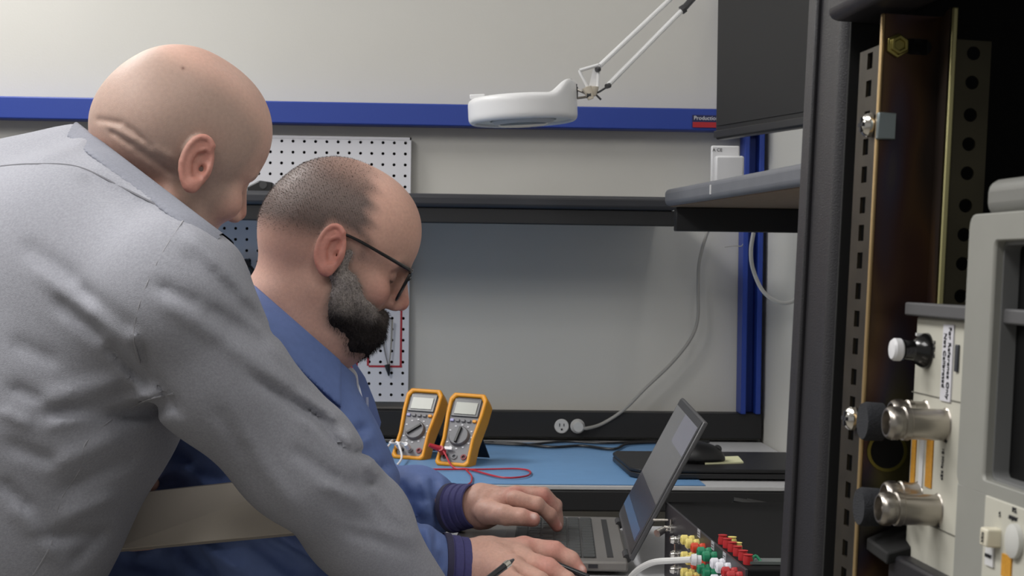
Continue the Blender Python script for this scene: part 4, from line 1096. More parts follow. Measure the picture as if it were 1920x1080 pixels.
# ---------------------------------------------------------------- heads
def head_field(P, ear_big=1.0):
    Q = P.copy(); Q[..., 1] = np.abs(Q[..., 1])
    d = sd_ell(Q, (-0.012, 0, 0.040), (0.094, 0.076, 0.088))
    d = smin(d, sd_ell(Q, (0.030, 0, 0.048), (0.064, 0.064, 0.070)), 0.03)
    d = smin(d, sd_ell(Q, (-0.05, 0, 0.01), (0.055, 0.062, 0.055)), 0.03)
    d = smin(d, sd_ell(Q, (0.045, 0, -0.040), (0.046, 0.054, 0.060)), 0.03)
    d = smin(d, sd_caps(Q, (0.005, 0.052, -0.045), (0.075, 0.018, -0.085), 0.018, 0.020), 0.02)     # jaw line
    d = smin(d, sd_ell(Q, (0.066, 0.042, -0.012), (0.020, 0.018, 0.018)), 0.02)                      # cheek bone
    d = smin(d, sd_caps(Q, (0.084, 0.006, 0.030), (0.072, 0.042, 0.031), 0.009, 0.008), 0.012)        # brow
    d = smax(d, -sd_ell(Q, (0.096, 0.031, 0.012), (0.020, 0.019, 0.013)), 0.012)                      # socket
    d = smin(d, sd_sph(Q, (0.071, 0.031, 0.012), 0.0135), 0.004)                                      # closed lid
    n = sd_caps(Q, (0.089, 0, 0.024), (0.1075, 0, -0.010), 0.0075, 0.0115)
    n = smin(n, sd_ell(Q, (0.098, 0.0125, -0.018), (0.012, 0.008, 0.008)), 0.008)
    d = smin(d, n, 0.010)
    d = smax(d, -sd_ell(Q, (0.102, 0.008, -0.027), (0.006, 0.0035, 0.004)), 0.003)                    # nostril
    d = smin(d, sd_caps(Q, (0.093, 0.0, -0.047), (0.082, 0.022, -0.050), 0.0055, 0.003), 0.007)       # upper lip
    d = smin(d, sd_caps(Q, (0.091, 0.0, -0.058), (0.082, 0.018, -0.057), 0.0065, 0.003), 0.007)       # lower lip
    d = smin(d, sd_sph(Q, (0.080, 0, -0.084), 0.018), 0.02)                                           # chin
    d = smax(d, -sd_caps(Q, (0.099, 0.0, -0.0525), (0.084, 0.022, -0.0535), 0.0018, 0.0012), 0.002)
    # ear
    R = rotm('Z', 20) @ rotm('Y', -14)
    E = (Q - np.array((-0.008, 0.0825, 0.004), np.float32)) @ R.astype(np.float32)      # into ear frame
    e = sd_ell(E, (0, 0, 0), (0.0185 * ear_big, 0.0065, 0.031 * ear_big))
    e = smax(e, -sd_ell(E, (0.003, 0.007, 0.001), (0.0125, 0.0090, 0.022)), 0.002)
    th_ = np.linspace(math.radians(-60), math.radians(215), 10)
    rim = [(0.0165 * ear_big * math.cos(t), 0.003, 0.003 + 0.0275 * ear_big * math.sin(t)) for t in th_]
    rim = [(x if i > 0 else x, y, z) for i, (x, y, z) in enumerate(rim)]
    rim = [(0.010, 0.001, 0.018)] + [(0.0165 * ear_big * math.cos(t), 0.0035, 0.002 + 0.0285 * ear_big * math.sin(t)) for t in np.linspace(math.radians(50), math.radians(232), 10)] + [(-0.003, 0.003, -0.028 * ear_big)]
    e = smin(e, sd_poly(E, rim, 0.0036), 0.002)
    e = smin(e, sd_poly(E, [(-0.004, 0.002, -0.014), (-0.008, 0.002, 0.0), (-0.005, 0.002, 0.012), (0.003, 0.002, 0.018)], 0.0026), 0.003)    # antihelix
    e = smin(e, sd_ell(E, (0.002, 0.002, -0.025 * ear_big), (0.009, 0.005, 0.009)), 0.004)             # lobe
    e = smin(e, sd_ell(E, (0.013, 0.001, -0.004), (0.004, 0.005, 0.007)), 0.004)                      # tragus
    e = smax(e, -sd_ell(E, (0.007, 0.003, -0.004), (0.0050, 0.008, 0.0065)), 0.002)
    d = smin(d, e, 0.0045)
    return d
def head_matrix(px, py, Z, pitch, yaw, roll=0.0):
    """px, py, Z: the near ear's canal; pitch: nod down, yaw: turned away from the viewer"""
    p, y = math.radians(pitch), math.radians(yaw)
    hx = Rt0 * math.cos(y) + Fh * math.sin(y)
    ly = -Rt0 * math.sin(y) + Fh * math.cos(y)
    fx = hx * math.cos(p) - UZ * math.sin(p); fz = UZ * math.cos(p) + hx * math.sin(p)
    r = math.radians(roll)
    l2 = ly * math.cos(r) + fz * math.sin(r); z2 = fz * math.cos(r) - ly * math.sin(r)
    M = np.eye(4); M[:3, 0] = fx; M[:3, 1] = l2; M[:3, 2] = z2; M[:3, 3] = W(px, py, Z) + l2 * 0.076
    return M
def local(M, p): return M[:3, :3].T @ (np.array(p) - M[:3, 3])
def lerpc(c, d, m): return c * (1 - m[:, None]) + np.array(srgb(d)) * m[:, None]
def head_tint(V, skin, red, hair_col, hair_amt, hairfn, V2=None):
    c = np.tile(np.array(srgb(skin)), (len(V), 1))
    ay = np.abs(V[:, 1])
    nz = vnoise(V.astype(np.float32), 60, 3)
    c *= (1 + 0.05 * nz)[:, None]
    ear = sstep(0.074, 0.084, ay) * sstep(-0.045, -0.02, V[:, 0]) * (1 - sstep(0.012, 0.03, V[:, 0]))
    nose = np.exp(-((V[:, 0] - 0.112) ** 2 + V[:, 1] ** 2 + (V[:, 2] + 0.012) ** 2) / 0.018 ** 2)
    chk = np.exp(-((V[:, 0] - 0.075) ** 2 + (ay - 0.045) ** 2 + (V[:, 2] + 0.012) ** 2) / 0.024 ** 2)
    c = lerpc(c, red, np.clip(0.65 * ear + 0.7 * nose + 0.4 * chk, 0, 1))
    lips = np.exp(-((V[:, 0] - 0.094) ** 2 + (np.maximum(ay - 0.016, 0)) ** 2 + ((V[:, 2] + 0.053) * 1.2) ** 2) / 0.010 ** 2)
    c = lerpc(c, red, np.clip(lips * 0.8, 0, 1))
    brow = np.exp(-(((V[:, 2] - 0.031 - 0.10 * (ay - 0.03) * 0) / 0.005) ** 2)) * sstep(0.008, 0.016, ay) * (1 - sstep(0.046, 0.054, ay)) * sstep(0.06, 0.07, V[:, 0])
    c = lerpc(c, hair_col, np.clip(brow * 0.75, 0, 1))
    lash = np.exp(-(((V[:, 2] - 0.0065) / 0.0016) ** 2)) * sstep(0.019, 0.022, ay) * (1 - sstep(0.042, 0.045, ay)) * sstep(0.07, 0.075, V[:, 0])
    c = lerpc(c, (60, 44, 40), np.clip(lash * 0.9, 0, 1))
    h = np.clip(hairfn(V) * hair_amt, 0, 1)
    return lerpc(c, hair_col, h)
def merge(parts):
    Vs, Fs, Cs, n = [], [], [], 0
    for V, F, C_ in parts:
        Vs.append(V); Fs.append(F + n); Cs.append(C_); n += len(V)
    return np.vstack(Vs), np.vstack(Fs), np.vstack(Cs)
skinm = mat('skin', (200, 160, 140), 0.52, attr='tint', noise=0.05, nscale=240, bump=0.25, bscale=900, sss=0.12, spec=0.4)
skinm2 = mat('skin_warm', (200, 160, 140), 0.5, attr='tint', noise=0.06, nscale=260, bump=0.25, bscale=900, sss=0.12, spec=0.4)

# ---------------------------------------------------------------- hands
def hand_from(fingers, palm, wrist, h=0.0016, k=0.006, pad=0.03, nails=()):
    """fingers: lists of (px,py,Z,r); palm: list of chains; wrist: chain"""
    allp = [W(*q[:3]) for f in list(fingers) + list(palm) + [wrist] for q in f]
    lo = np.min(allp, 0) - pad; hi = np.max(allp, 0) + pad
    def fn(P):
        d = None
        for c_ in palm:
            e = chain(P, c_, 0.01); d = e if d is None else smin(d, e, 0.016)
        d = smin(d, chain(P, wrist, 0.01), 0.018)
        fg = None
        for f in fingers:
            e = chain(P, f, 0.004)
            fg = e if fg is None else smin(fg, e, 0.0016)
            # knuckle swellings
        d = smin(d, fg, k)
        d -= 0.0006 * vnoise(P, 260, 5)
        return d
    return gated(fn, lo - 0.02, hi + 0.02)
def hand_tint(V, skin, red, tips, nails=()):
    c = np.tile(np.array(srgb(skin)), (len(V), 1)) * (1 + 0.05 * vnoise(V.astype(np.float32), 120, 9))[:, None]
    m = np.zeros(len(V))
    for t in tips: m = np.maximum(m, np.exp(-((V - W(*t)) ** 2).sum(1) / 0.016 ** 2))
    c = lerpc(c, red, m * 0.8)
    for t, r in nails:
        q = np.exp(-((V - W(*t)) ** 2).sum(1) / r ** 2); c = lerpc(c, (236, 204, 196), np.clip(q * 1.6 - 0.4, 0, 1))
    return c

# ================================================================== STANDING MAN
HM1 = head_matrix(371, 317, 1.76, 28, 42, 14)
torso1 = [(150, 560, 1.70, .148), (80, 720, 1.71, .150), (-40, 940, 1.72, .150), (-130, 1130, 1.73, .150)]
torso1b = [(40, 560, 1.93, .135), (-60, 800, 1.94, .135), (-190, 1130, 1.94, .14)]
arm1 = [(322, 560, 1.56, .073), (396, 690, 1.60, .066), (560, 862, 1.66, .060), (670, 985, 1.74, .054), (790, 1135, 1.83, .042)]
armL = [(-40, 500, 2.02, .085), (20, 860, 2.02, .060), (125, 955, 1.97, .045)]
folds1 = [
    (40, 455, 150, 530, 16, -.005), (150, 530, 255, 628, 14, -.008), (60, 500, 190, 600, 16, .004), (101, 560, 200, 640, 13, -.007), (200, 640, 285, 725, 13, -.010),
    (150, 520, 270, 650, 12, .004), (20, 724, 80, 752, 12, -.007), (80, 752, 230, 715, 18, .006), (75, 775, 300, 770, 14, -.009), (216, 783, 322, 752, 12, -.012), (88, 800, 300, 740, 12, .006),
    (88, 880, 230, 815, 16, .006), (110, 925, 260, 850, 14, -.006), (10, 830, 110, 870, 14, -.006), (0, 900, 60, 960, 12, -.006), (110, 975, 220, 930, 14, .006), (60, 1010, 190, 1000, 12, -.006),
    (20, 640, 110, 680, 16, -.004), (0, 770, 60, 800, 12, .005), (20, 940, 110, 1050, 16, .005), (130, 1060, 200, 990, 12, -.006),
    (291, 532, 379, 573, 12, -.006), (379, 573, 507, 650, 13, -.007), (345, 425, 487, 585, 14, .005), (300, 560, 420, 640, 16, .005),
    (345, 470, 450, 560, 14, -.005), (450, 560, 520, 640, 10, -.005),
    (420, 640, 560, 735, 15, .006), (470, 705, 620, 800, 10, -.010), (560, 735, 640, 790, 9, .008), (500, 640, 600, 740, 9, .004),
    (606, 800, 640, 845, 8, -.011), (640, 808, 664, 835, 10, .010), (655, 845, 690, 850, 7, -.008), (690, 862, 710, 895, 10, .009),
    (545, 840, 640, 905, 12, -.008), (640, 905, 712, 905, 12, -.006), (600, 905, 690, 945, 12, .007), (690, 905, 760, 985, 9, .006), (560, 780, 640, 850, 11, .006),
    (640, 990, 780, 1040, 10, -.005), (660, 985, 790, 1010, 9, .004), (440, 800, 560, 960, 16, .004), (400, 760, 470, 860, 14, -.004), (620, 940, 720, 1010, 12, -.004),
    (262, 640, 285, 700, 8, -.010), (285, 700, 335, 775, 8, -.012), (170, 300, 300, 385, 12, .004), (150, 330, 280, 400, 14, -.005), (60, 300, 170, 262, 12, .004)]
def shirt_base(P):
    d = smin(chain(P, torso1, 0.04), chain(P, torso1b, 0.04), 0.08)
    sh = chain(P, [(315, 556, 1.57, .075), (190, 520, 1.72, .100), (40, 470, 1.88, .110), (-40, 490, 2.0, .09)], 0.05)
    d = smin(d, sh, 0.06)
    d = smin(d, sd_ell(P, W(50, 500, 1.83), (0.17, 0.17, 0.125)), 0.06)
    nk = chain(P, [(60, 410, 1.88, .075), (158, 360, 1.86, .071), (235, 345, 1.84, .080)], 0.03)
    d = smin(d, nk, 0.05)
    tr = chain(P, [(215, 395, 1.78, .072), (318, 535, 1.60, .075)], 0.03)
    d = smin(d, tr, 0.03)
    return d
def shirt_fn(P, raw=False):
    d = shirt_base(P)
    a = chain(P, arm1, 0.03)
    d = smin(d, a, 0.018)
    d = smin(d, chain(P, armL, 0.03), 0.02)
    d = d - foldf(P, folds1) - 0.0016 * vnoise(P, 26, 11) * 0.8
    hp = halfplane(P, 158, 243, 432, 452) / 1700.0
    return smax(d, hp, 0.004)
rootp = W(-80, 900, 1.8).copy(); rootp[2] = 0
man1 = thing('person', 'bald man in a heather grey pullover leaning over with his arm stretched to the desk', 'person', rootp)
heather = mat('heather_grey_knit', (153, 154, 162), 0.85, noise=0.10, nscale=420, bump=0.35, bscale=900, spec=0.2)
lo = np.array([-0.98, 1.38, 0.70]); hi = np.array([0.03, 2.18, 1.36])
V, F = surfnet(shirt_fn, lo, hi, 0.0052)
shirt1 = mesh_np('pullover', V, F, heather, man1, local=False)
shirt1['label'] = 'heather grey pullover'
# seams follow the cloth
def seam(fn, pts, r, m, parent, name='seam', sub=6):
    P_ = smooth_path(np.array([(x, y, 0.0) for x, y in pts]), sub)
    out = [march(fn, x, y, 1.3, 2.4, 0.002) for x, y, _ in P_]
    out = [p for p in out if p is not None]
    return MB().tube(out, r, 6, 1).build(name, m, parent, False)
seamm = mat('seam_grey_knit', (148, 148, 154), 0.85, noise=0.08, nscale=400)
seam(shirt_fn, [(2, 312), (60, 308), (145, 313), (230, 352), (300, 388), (345, 413)], 0.0013, mat('seam_dark_knit', (112, 112, 118), 0.85), shirt1)
seam(shirt_fn, [(343, 415), (300, 482), (265, 560), (251, 630), (262, 680)], 0.0012, seamm, shirt1)
seam(shirt_fn, [(325, 738), (270, 752), (205, 790), (160, 832), (150, 880), (112, 940), (95, 1020), (62, 1078)], 0.0012, seamm, shirt1)
# collar: a raised band of the same cloth, its shading put into a darker grey
def collar1(P):
    hp = halfplane(P, 158, 243, 432, 452)
    d = shirt_base(P) - 0.0032
    return smax(smax(d, (hp - 3) / 1700, 0.002), (-34 - hp) / 1700, 0.006)
V, F = surfnet(collar1, W(130, 500, 1.72) - (0.02, 0.2, 0.0), W(460, 200, 1.9) + (0.02, 0.12, 0.02), 0.004)
mesh_np('collar', V, F, mat('collar_shaded_knit', (132, 134, 144), 0.85, noise=0.08, nscale=420, bump=0.3, bscale=900, spec=0.2), shirt1, local=False)
# head and neck
nk1 = [local(HM1, W(*q)) for q in ((205, 420, 1.84), (258, 340, 1.835), (305, 285, 1.835))]
def head1(P):
    d = head_field(P)
    n_ = sd_caps(P, nk1[0], nk1[1], 0.070, 0.064); n_ = smin(n_, sd_caps(P, nk1[1], nk1[2], 0.064, 0.062), 0.02)
    d = smin(d, n_, 0.022)
    Pw = P @ HM1[:3, :3].T.astype(np.float32) + HM1[:3, 3].astype(np.float32)
    d = d - foldf(Pw, [(180, 224, 232, 232, 6, -.003), (232, 232, 290, 280, 6, -.003), (205, 244, 250, 275, 5, -.003), (195, 232, 262, 266, 6, .0015), (250, 275, 330, 330, 7, -.0025), (262, 262, 330, 300, 8, .002)])
    return d
def hair1(V): return (1 - sstep(0.075, 0.11, V[:, 2] + 0.3 * np.maximum(V[:, 0], 0))) * sstep(-0.055, -0.025, V[:, 2] - 0.25 * np.minimum(V[:, 0] + .02, 0)) * (1 - sstep(0.045, 0.065, V[:, 0])) * (1 - sstep(0.076, 0.081, np.abs(V[:, 1])))
# right hand holding the pen, below the picture, and left hand under the folder
def generic_hand(o, x, y, curl, h=0.0024):
    """o wrist, x towards the fingers, y towards the thumb; returns V, F"""
    x = np.array(x, float); x /= np.linalg.norm(x); y = np.array(y, float); y -= x * (x @ y); y /= np.linalg.norm(y); z = np.cross(x, y)
    w_ = lambda a, b, c: np.array(o) + x * a + y * b + z * c
    fs = []
    for i, (b, L, r) in enumerate(((0.030, 0.088, .0088), (0.010, 0.098, .009), (-0.011, 0.090, .0086), (-0.030, 0.070, .0076))):
        pts = [(0.088 - 0.004 * i, b, 0)]; a = -math.radians(curl * 0.5)
        for s_ in (0.46, 0.30, 0.24):
            p = pts[-1]; pts.append((p[0] + math.cos(a) * L * s_, p[1] * 0.98, p[2] + math.sin(a) * L * s_)); a -= math.radians(curl)
        fs.append(([w_(*p) for p in pts], [r * 1.12, r, r * .95, r * .82]))
    th = ([w_(0.025, 0.028, -0.006), w_(0.058, 0.050, -0.018), w_(0.085, 0.048, -0.034), w_(0.104, 0.036, -0.046)], [.014, .012, .011, .009])
    Rm = np.stack([x, y, z], 1).astype(np.float32)
    allp = np.array([p for f in fs for p in f[0]] + th[0] + [w_(-0.05, 0, 0)])
    def fn(P):
        d = sd_ell(P, w_(0.048, 0, -0.002), (0.052, 0.043, 0.016), Rm)
        d = smin(d, sd_caps(P, w_(-0.06, 0, 0), w_(0.01, 0, 0), 0.028, 0.024), 0.02)
        g = None
        for pts, rs in fs + [th]:
            e = sd_poly(P, pts, rs); g = e if g is None else smin(g, e, 0.0015)
        return smin(d, g, 0.008)
    return gated(fn, allp.min(0) - 0.05, allp.max(0) + 0.035)
sk1, rd1 = (205, 164, 146), (196, 122, 106)
wr = W(800, 1142, 1.84); hR1 = generic_hand(wr, (0.75, 0.05, -0.25), (0.1, 1, 0.1), 38)
wl1 = W(135, 962, 1.96); hL1 = generic_hand(wl1, (0.75, -0.65, 0.0), (0.4, -0.5, 0.75), 20)
def to_local(M, P): return (P - M[:3, 3].astype(np.float32)) @ M[:3, :3].astype(np.float32)
def shrink(c, d): return [(x, y, z, max(r - d, 0.024)) for x, y, z, r in c]
hg1 = gated(lambda P: head1(to_local(HM1, P)), HM1[:3, 3] - 0.235, HM1[:3, 3] + 0.20)
def body_fn1(P):
    core = smin(chain(P, shrink(torso1[:3], .03), 0.04), chain(P, shrink(torso1b[:2], .03), 0.04), 0.06)
    core = smin(core, chain(P, [(305, 560, 1.59, .055), (190, 520, 1.72, .075), (40, 480, 1.88, .080), (-40, 500, 2.0, .06)], 0.04), 0.04)
    core = smin(core, chain(P, [(120, 500, 1.84, .075), (205, 420, 1.84, .062)], 0.03), 0.03)
    core = smin(core, chain(P, shrink(arm1[:-1], .018) + [(800, 1142, 1.84, .026)], 0.02), 0.02)
    core = smin(core, chain(P, shrink(armL[:-1], .018) + [(135, 962, 1.96, .026)], 0.02), 0.02)
    d = smin(core, hg1(P), 0.01)
    return smin(smin(d, hR1(P), 0.008), hL1(P), 0.008)
V, F = surfnet_sparse(body_fn1, (-0.80, 1.44, 0.66), (0.16, 2.14, 1.43), 0.0021)
Vl = (V - HM1[:3, 3]) @ HM1[:3, :3]
C_ = head_tint(Vl, (206, 168, 153), (186, 116, 102), (156, 138, 127), 0.6, lambda q: hair1(q) * (q[:, 2] > -0.1))
ns = sstep(-0.012, -0.05, Vl[:, 2]) * sstep(0.02, -0.03, Vl[:, 0]); C_ = lerpc(C_, (196, 128, 104), 0.6 * ns)
mu, mv, mz_ = proj(V); C_ = lerpc(C_, (110, 74, 66), 0.8 * np.exp(-((mu - 343) ** 2 + (mv - 128) ** 2) / 9.0) * (V[:, 1] < HM1[1, 3]))
hd_ = (V[:, 2] < 0.95); C_[hd_] = np.array(srgb(sk1))
body1 = mesh_np('body', V, F, skinm, man1, C_, local=False)
# trousers
trou = mat('dark_trousers', (44, 46, 54), 0.85, noise=0.06, nscale=200)
hb = W(-135, 1060, 1.82)
def legs1(P):
    d = sd_ell(P, hb, (0.13, 0.20, 0.13))
    for dy_ in (-0.10, 0.10):
        d = smin(d, sd_poly(P, [hb + (0, dy_, -0.05), (hb[0] - 0.02, hb[1] + dy_, 0.46), (hb[0] - 0.08, hb[1] + dy_, 0.09)], [0.095, 0.072, 0.062], 0.03), 0.03)
    return smax(d, P[..., 2] - 0.80, 0.01)
V, F = surfnet(legs1, hb - (0.3, 0.35, 0.95), hb + (0.25, 0.35, 0.2), 0.012)
mesh_np('trousers', V, F, trou, man1, local=False)
def shoe_mesh(x, y):
    def fn(P):
        q = P - np.array((x, y, 0), np.float32)
        d = sd_caps(q, (-0.04, 0, 0.045), (0.14, 0, 0.03), 0.045, 0.038); d = smin(d, sd_caps(q, (-0.03, 0, 0.05), (-0.03, 0, 0.11), 0.045, 0.045), 0.02)
        return smax(d, 0.002 - P[..., 2], 0.004)
    return surfnet(fn, (x - 0.1, y - 0.06, -0.01), (x + 0.2, y + 0.06, 0.17), 0.006)
shoem = mat('shoe_black', (24, 22, 22), 0.4)
for dy_ in (-0.10, 0.10):
    V, F = shoe_mesh(hb[0] - 0.06, hb[1] + dy_); mesh_np('shoe', V, F, shoem, man1, local=False)

# ================================================================== SEATED MAN
HM2 = head_matrix(628, 480, 1.99, 28, 9, 0)
s2 = 1.0
coat_t1 = [(455, 742, 2.00, .122), (520, 880, 2.00, .128), (545, 980, 2.00, .14), (500, 1120, 2.02, .15)]
coat_t2 = [(500, 748, 2.20, .122), (540, 890, 2.20, .124), (560, 990, 2.20, .14), (500, 1120, 2.20, .15)]
coat_b = [(400, 850, 2.08, .115), (350, 1000, 2.08, .13), (330, 1120, 2.08, .14)]
armN = [(455, 745, 1.93, .080), (500, 1000, 1.86, .066), (590, 1105, 1.86, .062), (720, 1075, 1.90, .052), (766, 1056, 1.935, .044), (800, 1059, 1.945, .035)]
armF = [(560, 790, 2.27, .075), (690, 945, 2.35, .060), (780, 944, 2.28, .049), (806, 948, 2.26, .041)]
folds2 = [(480, 560, 560, 700, 12, 0.0045), (560, 700, 640, 800, 14, -0.0060), (600, 845, 690, 800, 9, -0.0105), (610, 862, 700, 820, 9, 0.0075), (640, 905, 735, 870, 9, -0.0075),
    (300, 830, 420, 900, 14, -0.0120), (350, 810, 440, 880, 10, 0.0105), (290, 900, 380, 860, 12, 0.0090), (230, 1045, 330, 1075, 12, -0.0135), (330, 1020, 400, 1075, 10, -0.0135), (360, 1010, 450, 1070, 10, 0.0120),
    (470, 1010, 560, 1075, 12, -0.0120), (500, 1005, 600, 1060, 10, 0.0105), (250, 1050, 300, 1020, 10, 0.0090),
    (745, 900, 790, 985, 10, -0.0090), (790, 890, 815, 985, 8, 0.0075), (812, 895, 822, 985, 6, -0.0090), (830, 900, 836, 990, 5, 0.0045), (750, 930, 840, 940, 8, -0.0060), (760, 985, 800, 950, 9, 0.0075),
    (775, 1000, 800, 1060, 8, -0.0120), (795, 985, 822, 1040, 8, 0.0090), (812, 1000, 825, 1075, 5, -0.0090), (770, 1040, 800, 1080, 8, 0.0060)]
def coat_base(P):
    d = smin(chain(P, coat_t1, 0.04), chain(P, coat_t2, 0.04), 0.05)
    d = smin(d, chain(P, coat_b, 0.04), 0.05)
    d = smin(d, chain(P, [(455, 745, 1.95, .085), (500, 700, 2.08, .09), (490, 745, 2.24, .085)], 0.04), 0.05)
    d = smin(d, chain(P, [(500, 720, 2.08, .085), (560, 620, 2.08, .083)], 0.03), 0.04)
    return d
def coat_fn(P):
    d = coat_base(P)
    d = smin(d, chain(P, armN, 0.03), 0.02)
    d = smin(d, chain(P, armF, 0.03), 0.015)
    d = d - foldf(P, folds2) - 0.0018 * vnoise(P, 30, 21)
    hp = halfplane(P, 478, 538, 622, 664) / 1420.0
    return smax(d, hp, 0.003)
root2 = W(470, 1000, 2.1).copy(); root2[2] = 0
man2 = thing('person', 'seated man with glasses, grey beard and blue lab coat typing on the laptop', 'person', root2)
coatm = mat('blue_coat_cloth', (98, 118, 170), 0.6, noise=0.05, nscale=90, bump=0.2, bscale=800, spec=0.3)
V, F = surfnet(coat_fn, np.array([-0.72, 1.68, 0.66]), np.array([0.06, 2.46, 1.16]), 0.0052)
coat = mesh_np('lab_coat', V, F, coatm, man2, local=False); coat['label'] = 'blue lab coat'
def flap(P):
    hp = halfplane(P, 478, 538, 622, 664)
    u, v = pg_(P)
    d = coat_base(P) - 0.0055
    low = smax((-64 - hp) / 1420, (u - 640) / 1420, 0.002)
    return smax(smax(d, (hp - 2) / 1420, 0.002), low, 0.003)
V, F = surfnet(flap, W(440, 800, 1.95) - (0.02, 0.12, 0.0), W(700, 520, 2.3) + (0, 0.05, 0.02), 0.004)
mesh_np('collar', V, F, coatm, coat, local=False)
# near lapel edge and far lapel
def strip3(pts, t, nrm):
    """closed thin sheet from rows of (left, right) points"""
    return pts
def sheet(name, L, R_, t, m, parent, bevel=0.001):
    mb = MB(); n = len(L); V = []
    for a, b in zip(L, R_): V += [a, b, b + t, a + t]
    F = [(0, 1, 2, 3), tuple(4 * (n - 1) + k for k in (3, 2, 1, 0))]
    for i in range(n - 1):
        for k in range(4):
            l = (k + 1) % 4; F.append((4 * i + k, 4 * (i + 1) + k, 4 * (i + 1) + l, 4 * i + l))
    return mb.add(V, F).build(name, m, parent, False, bevel=bevel)
tee = mat('white_cotton', (206, 208, 216), 0.85, noise=0.03, nscale=300)
def tee_fn(P):
    d = chain(P, [(528, 720, 2.10, .078), (540, 800, 2.10, .080), (550, 900, 2.10, .085)], 0.03)
    d = smin(d, chain(P, [(545, 650, 2.09, .074), (560, 720, 2.10, .078)], 0.02), 0.03)
    hp = halfplane(P, 478, 575, 660, 690) / 1420.0
    return smax(d, hp, 0.003)
V, F = surfnet(tee_fn, W(420, 980, 2.1) - (0, 0.2, 0), W(760, 600, 2.1) + (0, 0.2, 0), 0.005)
mesh_np('undershirt', V, F, tee, man2, local=False)
Lf = [W(640, 655, 2.14), W(662, 690, 2.12), W(676, 730, 2.10), W(686, 772, 2.08), W(690, 806, 2.06)]
Rf = [W(652, 660, 2.17), W(684, 708, 2.16), (W(702, 752, 2.15)), W(714, 792, 2.13), W(708, 822, 2.10)]
sheet('lapel', Lf, Rf, FW * 0.006, mat('blue_coat_lapel', (84, 104, 160), 0.7), coat)
MB().tube([W(688, 745, 2.055), W(690, 790, 2.05), W(700, 826, 2.045), W(722, 870, 2.03)], 0.0022, 6, 4).build('placket_edge', mat('coat_trim', (150, 156, 180), 0.7), coat, False)
MB().tube([W(704, 822, 2.0), W(712, 838, 2.0)], 0.0028, 6, 1).build('pen_clip', mat('pale_yellow_plastic', (220, 208, 140), 0.5), coat, False)
for p in (W(668, 745, 2.045), W(690, 812, 2.03)):
    MB().lathe([(0.004, 0), (0.004, 0.0015), (0.003, 0.002)], p, -FW + RT * 0.6, 14).build('snap_button', mat('snap_dark', (60, 62, 84), 0.4), coat, False)
# ribbed cuffs
cuffm = mat('cuff_navy', (66, 64, 112), 0.85, noise=0.08, nscale=300, bump=0.3, bscale=900); cuffd = mat('cuff_band', (52, 50, 74), 0.85)
def cuff(a, b, r, ov):
    a = np.array(a); b = np.array(b); L = np.linalg.norm(b - a)
    prof = [(r * 0.9, 0.0), (r * 1.10, 0.002), (r * 1.14, L * .22), (r * 1.06, L * .26), (r * 1.09, L * .3), (r * 1.08, L * .48), (r * 1.02, L * .52), (r * 1.05, L * .56), (r * 1.04, L * .72), (r * 0.98, L * .76), (r * 1.02, L * .80), (r * 1.0, L), (r * 0.93, L + 0.001), (r * 0.9, L * .8)]
    o = MB().lathe(prof, a, b - a, 36, False).build('cuff', cuffm, coat, False)
    V = []
    o2 = MB().lathe([(r * 1.13, 0.001), (r * 1.155, 0.002), (r * 1.155, L * .2), (r * 1.13, L * .21)], a, b - a, 36, False).build('cuff_band', cuffd, o, False)
    return o
cuff(W(843, 953, 2.240), W(889, 948, 2.215), 0.0305, 0)
cuff(W(826, 1060, 1.950), W(892, 1064, 1.960), 0.0350, 0)
# head
nk2 = [local(HM2, W(*q)) for q in ((520, 700, 2.08), (560, 600, 2.07), (592, 500, 2.065))]
def head2(P):
    d = head_field(P, 1.02)
    n_ = smin(sd_caps(P, nk2[0], nk2[1], 0.080, 0.076), sd_caps(P, nk2[1], nk2[2], 0.076, 0.064), 0.03)
    d = smin(d, n_, 0.03)
    return d
def hair2(V):
    z, x, ay = V[:, 2], V[:, 0], np.abs(V[:, 1])
    nape = sstep(-0.008, 0.034, z - 0.25 * np.minimum(x + 0.02, 0))
    front = 1 - sstep(0.004, 0.036, x + 0.38 * (z - 0.057) + 0.004 * np.sin(z * 300))
    crown = 1 - 0.85 * np.exp(-(((x + 0.00) / 0.055) ** 2 + (V[:, 1] / 0.055) ** 2)) * sstep(0.07, 0.11, z)
    return nape * front * crown * (1 - sstep(0.078, 0.082, ay)) * (1 - sstep(-0.035, -0.02, x) * sstep(0.03, 0.02, x) * sstep(0.045, 0.03, z) * 0.7)
sk2, rd2 = (206, 162, 146), (204, 128, 118)
# far (left) hand
fL = [[(966, 936, 2.180, .0125), (1006, 946, 2.175, .0105), (1030, 964, 2.185, .0092), (1044, 988, 2.195, .0076)],
      [(972, 929, 2.210, .0125), (1016, 931, 2.215, .0105), (1040, 952, 2.228, .0092), (1047, 982, 2.235, .0076)],
      [(972, 926, 2.240, .0120), (1018, 926, 2.255, .0100), (1042, 946, 2.268, .0088), (1048, 976, 2.275, .0072)],
      [(962, 928, 2.265, .0105), (1000, 928, 2.290, .0088), (1020, 944, 2.300, .0078), (1028, 970, 2.305, .0066)],
      [(912, 960, 2.185, .0170), (948, 966, 2.150, .0138), (978, 970, 2.143, .0115), (999, 974, 2.146, .0098)]]
pL = [[(905, 950, 2.215, .026), (960, 936, 2.20, .0165)], [(905, 948, 2.225, .025), (960, 933, 2.24, .0155)], [(905, 948, 2.235, .022), (952, 934, 2.26, .013)]]
hfL = hand_from(fL, pL, [(858, 952, 2.235, .027), (905, 950, 2.222, .026)])
tL = ((sk2, rd2, [(1044, 988, 2.19), (1020, 935, 2.21), (999, 974, 2.146), (966, 925, 2.20), (1035, 960, 2.2)], [((1000, 968, 2.139), .0055), ((1049, 983, 2.192), .004)]))
